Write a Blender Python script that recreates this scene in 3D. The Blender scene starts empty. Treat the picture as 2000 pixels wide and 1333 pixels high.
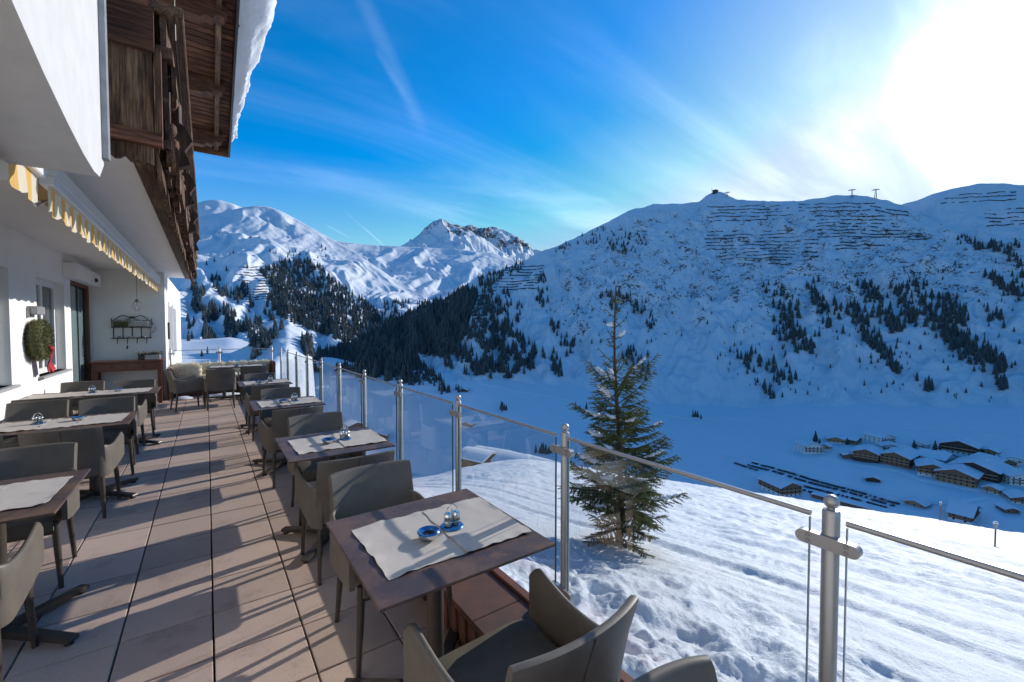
import bpy, bmesh, math, random
import numpy as np
from mathutils import Vector, Matrix, Quaternion

sc = bpy.context.scene
col = sc.collection
random.seed(7)
RNG = np.random.default_rng(11)
rad = math.radians
PI = math.pi

# ------------------------------------------------------------------ camera
CAM_H = 1.63
FPX = 846.0                      # focal length in photo pixels (photo is 2000 wide)
YAW = math.atan(596 / 846.0)     # terrace axis (+Y) lies this far left of the view axis
PITCH = math.atan(26.5 / 846.0)
cam_d = bpy.data.cameras.new('camera')
cam_d.sensor_width = 36.0
cam_d.lens = FPX / 2000 * 36.0
cam_d.clip_start = 0.05
cam_d.clip_end = 30000
cam = bpy.data.objects.new('camera', cam_d)
cam.location = (0, 0, CAM_H)
cam.rotation_euler = (PI / 2 - PITCH, 0, -YAW)
col.objects.link(cam)
sc.camera = cam

# ------------------------------------------------------------------ sky and sun
SUN_AZ, SUN_EL = rad(80.1), math.atan(0.394)
SUN = Vector((math.sin(SUN_AZ) * math.cos(SUN_EL), math.cos(SUN_AZ) * math.cos(SUN_EL), math.sin(SUN_EL)))
world = bpy.data.worlds.new('World')
sc.world = world
world.use_nodes = True
wn = world.node_tree
wn.nodes.clear()
class G:
    """tiny node helper"""
    def __init__(s, nt): s.nt = nt
    def n(s, t, **kw):
        nd = s.nt.nodes.new(t)
        for k, v in kw.items():
            if k.startswith('i_'):
                nd.inputs[k[2:].replace('_', ' ')].default_value = v
            else:
                setattr(nd, k, v)
        return nd
    def l(s, a, b): s.nt.links.new(a, b)
    def setin(s, sock, v):
        if isinstance(v, bpy.types.NodeSocket): s.l(v, sock)
        elif v is not None: sock.default_value = v
    def m(s, op, a, b=None, c=None, clamp=False):
        nd = s.n('ShaderNodeMath', operation=op, use_clamp=clamp)
        for i, v in enumerate((a, b, c)): s.setin(nd.inputs[i], v)
        return nd.outputs[0]
    def vm(s, op, a, b=None):
        nd = s.n('ShaderNodeVectorMath', operation=op)
        s.setin(nd.inputs[0], a); s.setin(nd.inputs[1], b)
        return nd.outputs['Value'] if op in ('DOT_PRODUCT', 'LENGTH') else nd.outputs['Vector']
    def ramp(s, f, stops):
        nd = s.n('ShaderNodeValToRGB')
        el = nd.color_ramp.elements
        while len(el) < len(stops): el.new(0.5)
        for e, (p, c) in zip(el, stops):
            e.position = p
            e.color = (c, c, c, 1) if not isinstance(c, tuple) else (*c[:3], 1)
        s.l(f, nd.inputs[0])
        return nd.outputs[0]
    def mr(s, v, a, b, c=0.0, d=1.0, smooth=False):
        nd = s.n('ShaderNodeMapRange', interpolation_type='SMOOTHSTEP' if smooth else 'LINEAR')
        s.setin(nd.inputs[0], v)
        for i, x in enumerate((a, b, c, d)): s.setin(nd.inputs[i + 1], x)
        return nd.outputs[0]
    def mix(s, f, a, b, blend='MIX'):
        nd = s.n('ShaderNodeMix', data_type='RGBA', blend_type=blend)
        s.setin(nd.inputs[0], f)
        for i, v in ((6, a), (7, b)):
            if isinstance(v, tuple): v = (*v[:3], 1)
            s.setin(nd.inputs[i], v)
        return nd.outputs[2]
    def noise(s, vec, scale, detail=4, rough=.5, dist=0.0, out='Fac'):
        nd = s.n('ShaderNodeTexNoise')
        nd.inputs['Scale'].default_value = scale; nd.inputs['Detail'].default_value = detail
        nd.inputs['Roughness'].default_value = rough; nd.inputs['Distortion'].default_value = dist
        if vec is not None: s.l(vec, nd.inputs['Vector'])
        return nd.outputs[out]
    def mapping(s, vec, scale=(1, 1, 1), rot=(0, 0, 0), loc=(0, 0, 0)):
        nd = s.n('ShaderNodeMapping')
        nd.inputs['Scale'].default_value = scale; nd.inputs['Rotation'].default_value = rot
        nd.inputs['Location'].default_value = loc
        s.l(vec, nd.inputs['Vector'])
        return nd.outputs[0]

SKY_STRENGTH = 0.14
g = G(wn)
sky = g.n('ShaderNodeTexSky', sky_type='NISHITA', sun_disc=False)
sky.sun_elevation = SUN_EL
sky.sun_rotation = SUN_AZ
sky.altitude = 1700
sky.air_density = 1.0
sky.dust_density = 0.08
sky.ozone_density = 3.0
direc = g.n('ShaderNodeTexCoord').outputs['Generated']
sep = g.n('ShaderNodeSeparateXYZ'); g.l(direc, sep.inputs[0])
up = g.m('MAXIMUM', sep.outputs['Z'], 0.0)
inv = g.m('DIVIDE', 1.0, g.m('ADD', up, 0.16))
flat = g.n('ShaderNodeVectorMath', operation='SCALE'); g.l(direc, flat.inputs[0]); g.l(inv, flat.inputs['Scale'])
flat = flat.outputs[0]
c1 = g.noise(g.mapping(flat, (0.55, 2.1, 1), (0, 0, rad(-28)), (3.1, 0.4, 0)), 1.1, 7, .55, .5)
c2 = g.noise(g.mapping(flat, (0.5, 0.7, 1), (0, 0, rad(-20)), (1.3, 2.2, 0)), 0.9, 4, .5, .3)
cir = g.m('MULTIPLY', g.mr(c1, .40, .80, 0, 1, True), g.mr(c2, .36, .66, 0.12, 1, True))
cosang = g.m('MAXIMUM', g.vm('DOT_PRODUCT', direc, tuple(SUN)), 0.0)
wide = g.m('POWER', cosang, 5.0)
mid = g.m('POWER', cosang, 26.0)
core = g.m('POWER', cosang, 480.0)
ring = g.m('POWER', cosang, 95.0)
halo = g.m('POWER', cosang, 10.0)
cir = g.m('MAXIMUM', cir, g.m('MULTIPLY', g.m('POWER', cosang, 7.0), g.mr(c1, .30, .74, .05, .50, True)))
# thin ice cloud scatters sunlight strongly forward: brighter towards the sun
cl = g.m('MULTIPLY', cir, g.m('ADD', g.m('ADD', 0.09, g.m('MULTIPLY', wide, 0.50)), g.m('MULTIPLY', mid, 0.28)))
veil = g.m('ADD', g.m('ADD', g.m('MULTIPLY', halo, 0.06), g.m('MULTIPLY', ring, 0.14)), g.m('ADD', g.m('MULTIPLY', mid, 0.07), g.m('MULTIPLY', core, 0.8)))
streak_ = g.m('ADD', .45, g.m('MULTIPLY', g.mr(c1, .3, .75, 0, 1, True), 1.15))
veil = g.m('MULTIPLY', g.m('ADD', veil, g.m('ADD', g.m('MULTIPLY', wide, 0.03), g.m('MULTIPLY', mid, 0.06))), streak_)
tot = g.m('ADD', cl, veil)
# old condensation trails: bearing and elevation of both ends (degrees), width, strength
def _dir(azd_, eld_): return Vector((math.sin(rad(azd_)) * math.cos(rad(eld_)), math.cos(rad(azd_)) * math.cos(rad(eld_)), math.sin(rad(eld_))))
trail_n = g.m('ADD', .35, g.m('MULTIPLY', g.noise(direc, 26, 6, .7), 1.1))
for (p0_, p1_, w_, s_) in (((15.5, 36.5), (24.0, 23.2), .022, .038), ((18.0, 31.0), (22.0, 26.5), .010, .03), ((16.3, 12.3), (18.8, 10.2), .0026, .11), ((12.0, 12.2), (14.8, 10.9), .0028, .06), ((14.2, 14.0), (16.5, 12.0), .003, .03)):
    d0_, d1_ = _dir(*p0_), _dir(*p1_); nn_ = d0_.cross(d1_).normalized(); mm_ = (d0_ + d1_).normalized(); half = d0_.angle(d1_) / 2
    off_ = g.m('ABSOLUTE', g.vm('DOT_PRODUCT', direc, tuple(nn_)))
    al_ = g.mr(g.vm('DOT_PRODUCT', direc, tuple(mm_)), math.cos(half * 1.15), math.cos(half * .5), 0, 1, True)
    tot = g.m('ADD', tot, g.m('MULTIPLY', g.m('MULTIPLY', g.mr(off_, 0, w_, s_, 0, True), al_), trail_n))
cloudcol = g.n('ShaderNodeVectorMath', operation='SCALE'); cloudcol.inputs[0].default_value = (1.0, 0.98, 0.95); g.l(tot, cloudcol.inputs['Scale'])
hs = g.n('ShaderNodeHueSaturation'); g.l(g.m('SUBTRACT', g.mr(up, .0, .42, 1.06, 1.48), g.m('MULTIPLY', halo, .45)), hs.inputs['Saturation']); g.l(sky.outputs[0], hs.inputs['Color'])
skyc = g.n('ShaderNodeVectorMath', operation='SCALE'); g.l(hs.outputs[0], skyc.inputs[0]); skyc.inputs['Scale'].default_value = SKY_STRENGTH
bg1 = g.n('ShaderNodeBackground'); g.l(g.vm('MINIMUM', skyc.outputs[0], (.29, .40, .55)), bg1.inputs[0]); bg1.inputs[1].default_value = 1.0
bg2 = g.n('ShaderNodeBackground'); g.l(cloudcol.outputs[0], bg2.inputs[0]); bg2.inputs[1].default_value = 1.0
ad = g.n('ShaderNodeAddShader'); g.l(bg1.outputs[0], ad.inputs[0]); g.l(bg2.outputs[0], ad.inputs[1])
wo = g.n('ShaderNodeOutputWorld'); g.l(ad.outputs[0], wo.inputs[0])

sun_d = bpy.data.lights.new('sun', 'SUN')
sun_d.energy = 3.0
sun_d.angle = rad(0.55)
sun_d.color = (1.0, 0.93, 0.84)
sun_o = bpy.data.objects.new('sun', sun_d)
sun_o.rotation_euler = SUN.to_track_quat('Z', 'Y').to_euler()
sun_o.location = (20, 5, 30)
col.objects.link(sun_o)

vs = sc.view_settings
vs.view_transform = 'Standard'; vs.look = 'None'; vs.gamma = 1.0; vs.use_curve_mapping = False
vs.exposure = 0.64
sc.render.engine = 'CYCLES'
cy = sc.cycles
cy.use_denoising = True
cy.max_bounces = 7; cy.diffuse_bounces = 4; cy.glossy_bounces = 4; cy.transmission_bounces = 4; cy.transparent_max_bounces = 24
cy.caustics_reflective = False; cy.caustics_refractive = False
cy.use_adaptive_sampling = True; cy.adaptive_threshold = 0.02
cy.sample_clamp_indirect = 6.0

# ------------------------------------------------------------------ helpers
def tag(o, label=None, cat=None, group=None, kind=None):
    if label: o['label'] = label
    if cat: o['category'] = cat
    if group: o['group'] = group
    if kind: o['kind'] = kind
    return o
def empty(name, loc=(0, 0, 0), rz=0.0, label=None, cat=None, group=None, kind=None):
    o = bpy.data.objects.new(name, None)
    o.empty_display_size = 0.1
    o.location = loc; o.rotation_euler = (0, 0, rz)
    col.objects.link(o)
    return tag(o, label, cat, group, kind)
def inst(name, me, parent=None, loc=None, rot=None, scale=None):
    o = bpy.data.objects.new(name, me)
    col.objects.link(o)
    if parent: o.parent = parent
    if loc is not None: o.location = loc
    if rot is not None: o.rotation_euler = rot
    if scale is not None: o.scale = scale
    return o
def copy_tree(o, parent=None):
    c = o.copy(); col.objects.link(c); c.parent = parent
    for ch in list(o.children): copy_tree(ch, c)
    return c

class MB:
    def __init__(s): s.v = []; s.f = []
    def add(s, vs_, fs):
        b = len(s.v); s.v += [tuple(p) for p in vs_]; s.f += [tuple(i + b for i in f) for f in fs]
        return s
    def box(s, x0, x1, y0, y1, z0, z1, bev=0.0):
        if bev <= 0:
            return s.add([(x0, y0, z0), (x1, y0, z0), (x1, y1, z0), (x0, y1, z0), (x0, y0, z1), (x1, y0, z1), (x1, y1, z1), (x0, y1, z1)],
                         [(0, 3, 2, 1), (4, 5, 6, 7), (0, 1, 5, 4), (1, 2, 6, 5), (2, 3, 7, 6), (3, 0, 4, 7)])
        b = bev
        ring = lambda i, z: [(x0 + i, y0 + i, z), (x1 - i, y0 + i, z), (x1 - i, y1 - i, z), (x0 + i, y1 - i, z)]
        vs_ = ring(b, z0) + ring(0, z0 + b) + ring(0, z1 - b) + ring(b, z1)
        fs = [(3, 2, 1, 0), (12, 13, 14, 15)]
        for k in range(3):
            for i in range(4):
                j = (i + 1) % 4
                fs.append((k * 4 + i, k * 4 + j, k * 4 + 4 + j, k * 4 + 4 + i))
        return s.add(vs_, fs)
    def obox(s, c, ax, ay, az):
        """box with centre and three half axis vectors"""
        c, ax, ay, az = map(Vector, (c, ax, ay, az))
        vs_ = [c + ax * i + ay * j + az * k for k in (-1, 1) for i, j in ((-1, -1), (1, -1), (1, 1), (-1, 1))]
        return s.add(vs_, [(0, 3, 2, 1), (4, 5, 6, 7), (0, 1, 5, 4), (1, 2, 6, 5), (2, 3, 7, 6), (3, 0, 4, 7)])
    def tube(s, pts, rs, n=8, cap=True):
        pts = [Vector(p) for p in pts]
        if not hasattr(rs, '__len__'): rs = [rs] * len(pts)
        b = len(s.v); prev = None
        for i, p in enumerate(pts):
            d = (pts[min(i + 1, len(pts) - 1)] - pts[max(i - 1, 0)])
            if d.length < 1e-9: d = Vector((0, 0, 1))
            d.normalize()
            if prev is None:
                a = d.orthogonal().normalized()
            else:
                a = (prev - d * prev.dot(d))
                a = a.normalized() if a.length > 1e-6 else d.orthogonal().normalized()
            prev = a
            bb = d.cross(a)
            for k in range(n):
                t = 2 * PI * k / n
                s.v.append(tuple(p + (a * math.cos(t) + bb * math.sin(t)) * rs[i]))
        for i in range(len(pts) - 1):
            for k in range(n):
                j = (k + 1) % n
                s.f.append((b + i * n + k, b + i * n + j, b + (i + 1) * n + j, b + (i + 1) * n + k))
        if cap:
            s.f.append(tuple(b + k for k in reversed(range(n))))
            s.f.append(tuple(b + (len(pts) - 1) * n + k for k in range(n)))
        return s
    def lathe(s, prof, n=20, c=(0, 0, 0)):
        b = len(s.v); m = len(prof)
        for r, z in prof:
            for k in range(n):
                t = 2 * PI * k / n
                s.v.append((c[0] + r * math.cos(t), c[1] + r * math.sin(t), c[2] + z))
        for i in range(m - 1):
            for k in range(n):
                j = (k + 1) % n
                s.f.append((b + i * n + k, b + i * n + j, b + (i + 1) * n + j, b + (i + 1) * n + k))
        return s
    def prism(s, poly, f0, f1):
        """poly of 2d points; f0/f1 map a 2d point to the two end positions"""
        n = len(poly); b = len(s.v)
        s.v += [tuple(f0(p)) for p in poly] + [tuple(f1(p)) for p in poly]
        s.f.append(tuple(b + i for i in reversed(range(n)))); s.f.append(tuple(b + n + i for i in range(n)))
        for i in range(n):
            j = (i + 1) % n
            s.f.append((b + i, b + j, b + n + j, b + n + i))
        return s
    def sphere(s, c, r, n=10, m=7, sq=(1, 1, 1)):
        prof = [(max(1e-4, math.sin(PI * i / m)) * r, -math.cos(PI * i / m) * r) for i in range(m + 1)]
        b = len(s.v); s.lathe(prof, n)
        for i in range(b, len(s.v)):
            x, y, z = s.v[i]; s.v[i] = (c[0] + x * sq[0], c[1] + y * sq[1], c[2] + z * sq[2])
        return s
    def mesh(s, name, mats, smooth=None, fix=True):
        me = bpy.data.meshes.new(name)
        me.from_pydata(s.v, [], s.f)
        if not isinstance(mats, (list, tuple)): mats = [mats]
        for m_ in mats: me.materials.append(m_)
        if fix:
            bm = bmesh.new(); bm.from_mesh(me)
            bmesh.ops.recalc_face_normals(bm, faces=bm.faces)
            bm.to_mesh(me); bm.free()
        if smooth is not None:
            me.polygons.foreach_set('use_smooth', [True] * len(me.polygons))
            me.set_sharp_from_angle(angle=rad(smooth))
        me.update()
        return me
    def build(s, name, mats, parent=None, smooth=None, loc=None, rot=None, fix=True):
        return inst(name, s.mesh(name, mats, smooth, fix), parent, loc, rot)

def np_mesh(name, V, Fq, mats, smooth=True, attrs=None):
    me = bpy.data.meshes.new(name)
    V = np.ascontiguousarray(V, np.float32); Fq = np.ascontiguousarray(Fq, np.int32)
    k = Fq.shape[1]
    me.vertices.add(len(V)); me.vertices.foreach_set('co', V.ravel())
    me.loops.add(Fq.size); me.loops.foreach_set('vertex_index', Fq.ravel())
    me.polygons.add(len(Fq))
    me.polygons.foreach_set('loop_start', np.arange(0, Fq.size, k, dtype=np.int32))
    me.polygons.foreach_set('use_smooth', np.full(len(Fq), bool(smooth)))
    if not isinstance(mats, (list, tuple)): mats = [mats]
    for m_ in mats: me.materials.append(m_)
    if attrs:
        for nm, arr in attrs.items():
            a = me.attributes.new(nm, 'FLOAT', 'POINT'); a.data.foreach_set('value', np.ascontiguousarray(arr, np.float32).ravel())
    me.update(calc_edges=True)
    return me
def grid_faces(nr, nc):
    i = np.arange(nr - 1)[:, None] * nc + np.arange(nc - 1)[None, :]
    i = i.ravel()
    return np.stack([i, i + 1, i + nc + 1, i + nc], 1)

# 2-D gradient noise in numpy
_perm = RNG.permutation(256); _perm = np.concatenate([_perm, _perm]).astype(np.int64)
_ang = RNG.random(256) * 2 * PI; _gx, _gy = np.cos(_ang), np.sin(_ang)
def gnoise(x, y):
    x = np.asarray(x, float); y = np.asarray(y, float)
    xi = np.floor(x).astype(np.int64); yi = np.floor(y).astype(np.int64)
    xf, yf = x - xi, y - yi
    u = xf ** 3 * (xf * (xf * 6 - 15) + 10); v = yf ** 3 * (yf * (yf * 6 - 15) + 10)
    def gr(ix, iy, dx, dy):
        h = _perm[_perm[ix & 255] + (iy & 255)]
        return _gx[h] * dx + _gy[h] * dy
    a = gr(xi, yi, xf, yf); b = gr(xi + 1, yi, xf - 1, yf)
    c = gr(xi, yi + 1, xf, yf - 1); d = gr(xi + 1, yi + 1, xf - 1, yf - 1)
    return ((a * (1 - u) + b * u) * (1 - v) + (c * (1 - u) + d * u) * v) * 1.5
def fbm(x, y, o=5, gain=.5, lac=2.03):
    t = 0; a = 1.0
    for k in range(o):
        t = t + a * gnoise(x + 17.3 * k, y - 9.1 * k); x = x * lac; y = y * lac; a *= gain
    return t
def ridged(x, y, o=5, gain=.5, lac=2.07):
    t = 0; a = 1.0; w = 1.0
    for k in range(o):
        n = 1 - np.abs(gnoise(x + 31.7 * k, y + 5.3 * k)); n = n * n
        t = t + a * n * w; w = np.clip(n * 1.6, 0, 1); x = x * lac; y = y * lac; a *= gain
    return t
def sstep(x, a, b):
    t = np.clip((x - a) / (b - a), 0, 1); return t * t * (3 - 2 * t)

# direction of a photo pixel: (azimuth from +Y towards +X, tangent of elevation); used to set out the land by bearing
_fw = np.array([math.sin(YAW) * math.cos(PITCH), math.cos(YAW) * math.cos(PITCH), -math.sin(PITCH)])
_rt = np.array([math.cos(YAW), -math.sin(YAW), 0.0]); _up = np.cross(_rt, _fw)
def bearing(px, py):
    d = _fw + _rt * (px - 1000) / FPX - _up * (py - 666.5) / FPX
    return math.degrees(math.atan2(d[0], d[1])), d[2] / math.hypot(d[0], d[1])

# ------------------------------------------------------------------ materials
def new_mat(name):
    m_ = bpy.data.materials.new(name); m_.use_nodes = True
    nt = m_.node_tree
    return m_, G(nt), nt.nodes['Principled BSDF']
def bump(g, bsdf, h, strength=.3, dist=.01):
    b = g.n('ShaderNodeBump'); b.inputs['Strength'].default_value = strength; b.inputs['Distance'].default_value = dist
    g.l(h, b.inputs['Height']); g.l(b.outputs[0], bsdf.inputs['Normal'])
def pmat(name, c1, c2=None, scale=20, stretch=(1, 1, 1), rough=.6, metal=0.0, bumps=0.0, bdist=.004, bscale=None, detail=5, spec=.5, rvar=0.0, rnd=0.0):
    m_, g, b = new_mat(name)
    co = g.n('ShaderNodeTexCoord').outputs['Object']
    v = g.mapping(co, stretch)
    n = g.noise(v, scale, detail, .6)
    c2 = c2 or tuple(x * .75 for x in c1)
    colr = g.mix(g.mr(n, .3, .7, 0, 1, True), c1, c2)
    if rnd > 0:
        oi = g.n('ShaderNodeObjectInfo').outputs['Random']
        colr = g.mix(1.0, colr, g.ramp(oi, [(0, 1 - rnd), (1, 1.0)]), 'MULTIPLY')
    g.l(colr, b.inputs['Base Color'])
    b.inputs['Roughness'].default_value = rough; b.inputs['Metallic'].default_value = metal
    b.inputs['Specular IOR Level'].default_value = spec
    if rvar: g.l(g.mr(n, .3, .7, rough - rvar, rough + rvar), b.inputs['Roughness'])
    if bumps:
        bump(g, b, g.noise(v, bscale or scale * 3, 6, .65), bumps, bdist)
    return m_

def snow_mat(name, fine=28.0, bs=.5, bd=.03):
    m_, g, b = new_mat(name)
    co = g.n('ShaderNodeTexCoord').outputs['Object']
    n = g.noise(co, fine * .12, 5, .6)
    g.l(g.mix(n, (.62, .67, .73), (.72, .755, .80)), b.inputs['Base Color'])
    b.inputs['Roughness'].default_value = .62; b.inputs['Specular IOR Level'].default_value = .25
    h = g.m('ADD', g.noise(co, fine, 6, .65), g.m('MULTIPLY', g.noise(co, fine * .2, 4, .6), 1.5))
    bump(g, b, h, bs, bd)
    return m_
M = {}
M['snow'] = snow_mat('packed snow', 22.0, .6, .04)
M['snow_roof'] = snow_mat('roof snow', 5.0, .35, .06)
M['snow_far'] = snow_mat('far snow', .5, .3, .5)

def mountain_mat(name, rock=(.085, .072, .062), scale=.05):
    m_, g, b = new_mat(name)
    co = g.n('ShaderNodeTexCoord').outputs['Object']
    at = g.n('ShaderNodeAttribute', attribute_name='rock').outputs['Fac']
    v = g.mapping(co, (1, 1, 1.7))
    n1 = g.noise(v, scale, 8, .68, .4)
    n2 = g.noise(v, scale * .22, 5, .55)
    f = g.m('ADD', g.m('ADD', n1, g.m('MULTIPLY', g.m('SUBTRACT', n2, .5), .45)), g.m('MULTIPLY', g.m('SUBTRACT', at, .5), .5))
    mask = g.mr(f, .54, .58, 0, 1, True)
    rc = g.mix(g.noise(v, scale * 3, 4, .6), rock, tuple(x * 2.3 for x in rock))
    sn = g.mix(g.noise(co, scale * .6, 5, .6), (.62, .67, .73), (.72, .755, .80))
    g.l(g.mix(mask, sn, rc), b.inputs['Base Color'])
    b.inputs['Roughness'].default_value = .75; b.inputs['Specular IOR Level'].default_value = .15
    bump(g, b, g.m('ADD', g.noise(co, scale * 2.2, 7, .65), g.m('MULTIPLY', mask, .25)), .6, 4.0)
    return m_
M['mount'] = mountain_mat('snowy rock slope', scale=.13)
M['mount_far'] = mountain_mat('snowy far peak', scale=.03)
M['spruce_far'] = pmat('far spruce', (.022, .032, .022), (.15, .17, .18), .9, rough=.9, spec=.05)
M['barrier'] = pmat('weathered steel barrier', (.05, .048, .045), None, .5, rough=.8)

M['plaster'] = pmat('white plaster', (.60, .60, .595), (.55, .55, .545), 6, rough=.85, bumps=.35, bdist=.006, bscale=160, spec=.2)
M['plaster_smooth'] = pmat('smooth white render', (.80, .79, .77), (.77, .76, .74), 3, rough=.9, bumps=.08, bscale=60, spec=.2)
M['sill'] = pmat('grey stone sill', (.35, .36, .37), (.28, .29, .30), 40, rough=.6)
M['white_frame'] = pmat('white window frame', (.78, .78, .78), (.75, .75, .75), 5, rough=.4)
M['tile'] = None
def tile_mat():
    m_, g, b = new_mat('rosy concrete paver')
    co = g.n('ShaderNodeTexCoord').outputs['Object']
    oi = g.n('ShaderNodeObjectInfo')
    off = g.n('ShaderNodeVectorMath', operation='ADD'); g.l(co, off.inputs[0]); g.l(oi.outputs['Location'], off.inputs[1])
    p = off.outputs[0]
    base = g.mix(g.noise(p, 1.3, 5, .6), (.58, .435, .365), (.46, .34, .285))
    speck = g.n('ShaderNodeTexVoronoi'); speck.inputs['Scale'].default_value = 170; g.l(p, speck.inputs['Vector'])
    base = g.mix(g.mr(g.noise(p, 210, 2, .5), .55, .75, 0, .55), base, (.68, .58, .52))
    base = g.mix(g.mr(g.noise(p, 150, 2, .5), .60, .75, 0, .5), base, (.22, .17, .15))
    base = g.mix(g.mr(g.noise(p, 2.6, 7, .72), .52, .70, 0, .45, True), base, (.26, .20, .175))
    base = g.mix(1.0, base, g.ramp(oi.outputs['Random'], [(0, .76), (1, 1.0)]), 'MULTIPLY')
    g.l(base, b.inputs['Base Color'])
    b.inputs['Roughness'].default_value = .8; b.inputs['Specular IOR Level'].default_value = .25
    bump(g, b, g.noise(p, 190, 4, .6), .35, .003)
    return m_
M['tile'] = tile_mat()
M['joint'] = pmat('dark joint bed', (.035, .03, .028), None, 30, rough=.95)
M['chair'] = pmat('taupe leatherette', (.135, .118, .098), (.108, .094, .079), 9, rough=.5, bumps=.18, bdist=.0015, bscale=420, spec=.4)
M['cushion'] = pmat('taupe seat fabric', (.12, .104, .082), (.095, .082, .066), 14, rough=.7, bumps=.3, bdist=.003, bscale=40, spec=.3)
M['seam'] = pmat('dark seam', (.05, .045, .04), None, 10, rough=.7)
M['leg'] = pmat('dark bronze metal', (.075, .062, .052), (.06, .05, .042), 12, rough=.42, metal=.35)
M['table'] = None
def table_mat():
    m_, g, b = new_mat('rusty brown laminate')
    co = g.n('ShaderNodeTexCoord').outputs['Object']
    oi = g.n('ShaderNodeObjectInfo')
    off = g.n('ShaderNodeVectorMath', operation='ADD'); g.l(co, off.inputs[0]); g.l(oi.outputs['Location'], off.inputs[1])
    p = off.outputs[0]
    n = g.noise(p, 5.0, 7, .66, .6)
    c = g.mix(g.mr(n, .35, .65, 0, 1, True), (.060, .043, .045), (.145, .085, .058))
    c = g.mix(g.mr(g.noise(p, 9, 6, .7), .56, .7, 0, .7, True), c, (.20, .10, .058))
    c = g.mix(g.mr(g.noise(p, 3.3, 4, .6), .55, .7, 0, .6, True), c, (.055, .045, .06))
    g.l(c, b.inputs['Base Color'])
    g.l(g.mr(g.noise(p, 14, 5, .6), .3, .7, .42, .58), b.inputs['Roughness']); b.inputs['Specular IOR Level'].default_value = .35
    bump(g, b, g.noise(p, 60, 4, .6), .08, .002)
    return m_
M['table'] = table_mat()
M['table_edge'] = pmat('dark table edge', (.045, .035, .03), None, 30, rough=.5)
M['corten'] = pmat('rusted steel sheet', (.165, .062, .035), (.075, .040, .034), 4.5, rough=.62, metal=.15, bumps=.15, bdist=.003, bscale=40, detail=8, rvar=.1)
M['corten_lip'] = pmat('bright rust', (.22, .065, .035), (.12, .045, .03), 6, rough=.6)
M['steel'] = pmat('brushed stainless steel', (.42, .42, .43), (.40, .40, .41), 6, (1, 1, .1), rough=.45, metal=.75)
M['chrome'] = pmat('polished steel', (.75, .75, .76), (.7, .7, .7), 10, rough=.09, metal=1.0)
M['blue_enamel'] = pmat('blue reflecting enamel', (.03, .19, .48), (.025, .15, .42), 20, rough=.22, metal=.35)
M['ash'] = pmat('dark ash', (.02, .02, .02), None, 30, rough=.9)
M['black'] = pmat('black plastic', (.02, .02, .02), None, 20, rough=.45)
M['iron'] = pmat('wrought iron', (.022, .02, .02), None, 30, rough=.55, metal=.3)
M['console'] = pmat('red brown stained wood', (.17, .055, .028), (.085, .028, .016), 7, (1.5, 8, 8), rough=.42, bumps=.1, bscale=40)
M['bench_wood'] = pmat('dark red bench wood', (.12, .035, .022), (.06, .02, .014), 7, (1.5, 8, 8), rough=.5)
M['fur'] = pmat('cream sheepskin', (.66, .57, .38), (.82, .77, .62), 9, rough=.95, spec=.1)
M['wool_white'] = pmat('white fleece', (.8, .79, .75), None, 9, rough=.95, spec=.1)
M['awning_white'] = pmat('white aluminium', (.78, .78, .77), (.74, .74, .73), 4, rough=.4)
M['door_wood'] = pmat('brown door frame', (.19, .075, .04), (.12, .045, .026), 6, (8, 8, 1.2), rough=.5)
M['red'] = pmat('red cloth', (.42, .02, .025), (.24, .012, .018), 14, rough=.8, bumps=.3, bscale=50)
M['wreath'] = pmat('moss and twigs', (.05, .068, .022), (.10, .085, .035), 16, rough=.9, bumps=.5)
M['leaf'] = pmat('dark leaves', (.035, .05, .03), (.08, .08, .06), 30, rough=.7)
M['grey_box'] = pmat('pale zinc planter', (.42, .40, .38), (.34, .32, .30), 20, rough=.6)
M['grey_lamp'] = pmat('grey metal', (.33, .34, .36), None, 10, rough=.5, metal=.4)
M['bark'] = pmat('spruce bark', (.10, .062, .038), (.055, .036, .024), 40, (1, 1, .3), rough=.9, bumps=.6, bdist=.01)
M['branch'] = pmat('spruce branch', (.085, .058, .032), (.05, .036, .02), 40, rough=.9)
M['pane_dark'] = pmat('dark window', (.045, .055, .07), (.03, .04, .05), 3, rough=.08, spec=.7)
def needle_mat():
    m_, g, b = new_mat('spruce needles')
    co = g.n('ShaderNodeTexCoord').outputs['Object']
    n = g.noise(co, 3.0, 4, .6)
    c = g.mix(n, (.055, .088, .034), (.115, .145, .052))
    g.l(c, b.inputs['Base Color']); b.inputs['Roughness'].default_value = .6
    b.inputs['Specular IOR Level'].default_value = .3
    tr = g.n('ShaderNodeBsdfTranslucent'); tr.inputs[0].default_value = (.20, .24, .07, 1)
    mx = g.n('ShaderNodeMixShader'); mx.inputs[0].default_value = .28
    g.l(b.outputs[0], mx.inputs[1]); g.l(tr.outputs[0], mx.inputs[2])
    g.l(mx.outputs[0], m_.node_tree.nodes['Material Output'].inputs[0])
    return m_
M['needles'] = needle_mat()
def glass_mat(name, tint, rough=0.0, ior=1.5, boost=1.0):
    m_, g, b = new_mat(name)
    nt = m_.node_tree; nt.nodes.remove(b)
    tr = g.n('ShaderNodeBsdfTransparent'); tr.inputs[0].default_value = (*tint, 1)
    gl = g.n('ShaderNodeBsdfGlossy'); gl.inputs['Roughness'].default_value = rough; gl.inputs[0].default_value = (1, 1, 1, 1)
    fr = g.n('ShaderNodeFresnel'); fr.inputs[0].default_value = ior
    mx = g.n('ShaderNodeMixShader')
    g.l(g.m('MULTIPLY', fr.outputs[0], boost, clamp=True), mx.inputs[0]); g.l(tr.outputs[0], mx.inputs[1]); g.l(gl.outputs[0], mx.inputs[2])
    g.l(mx.outputs[0], nt.nodes['Material Output'].inputs[0])
    return m_
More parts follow.
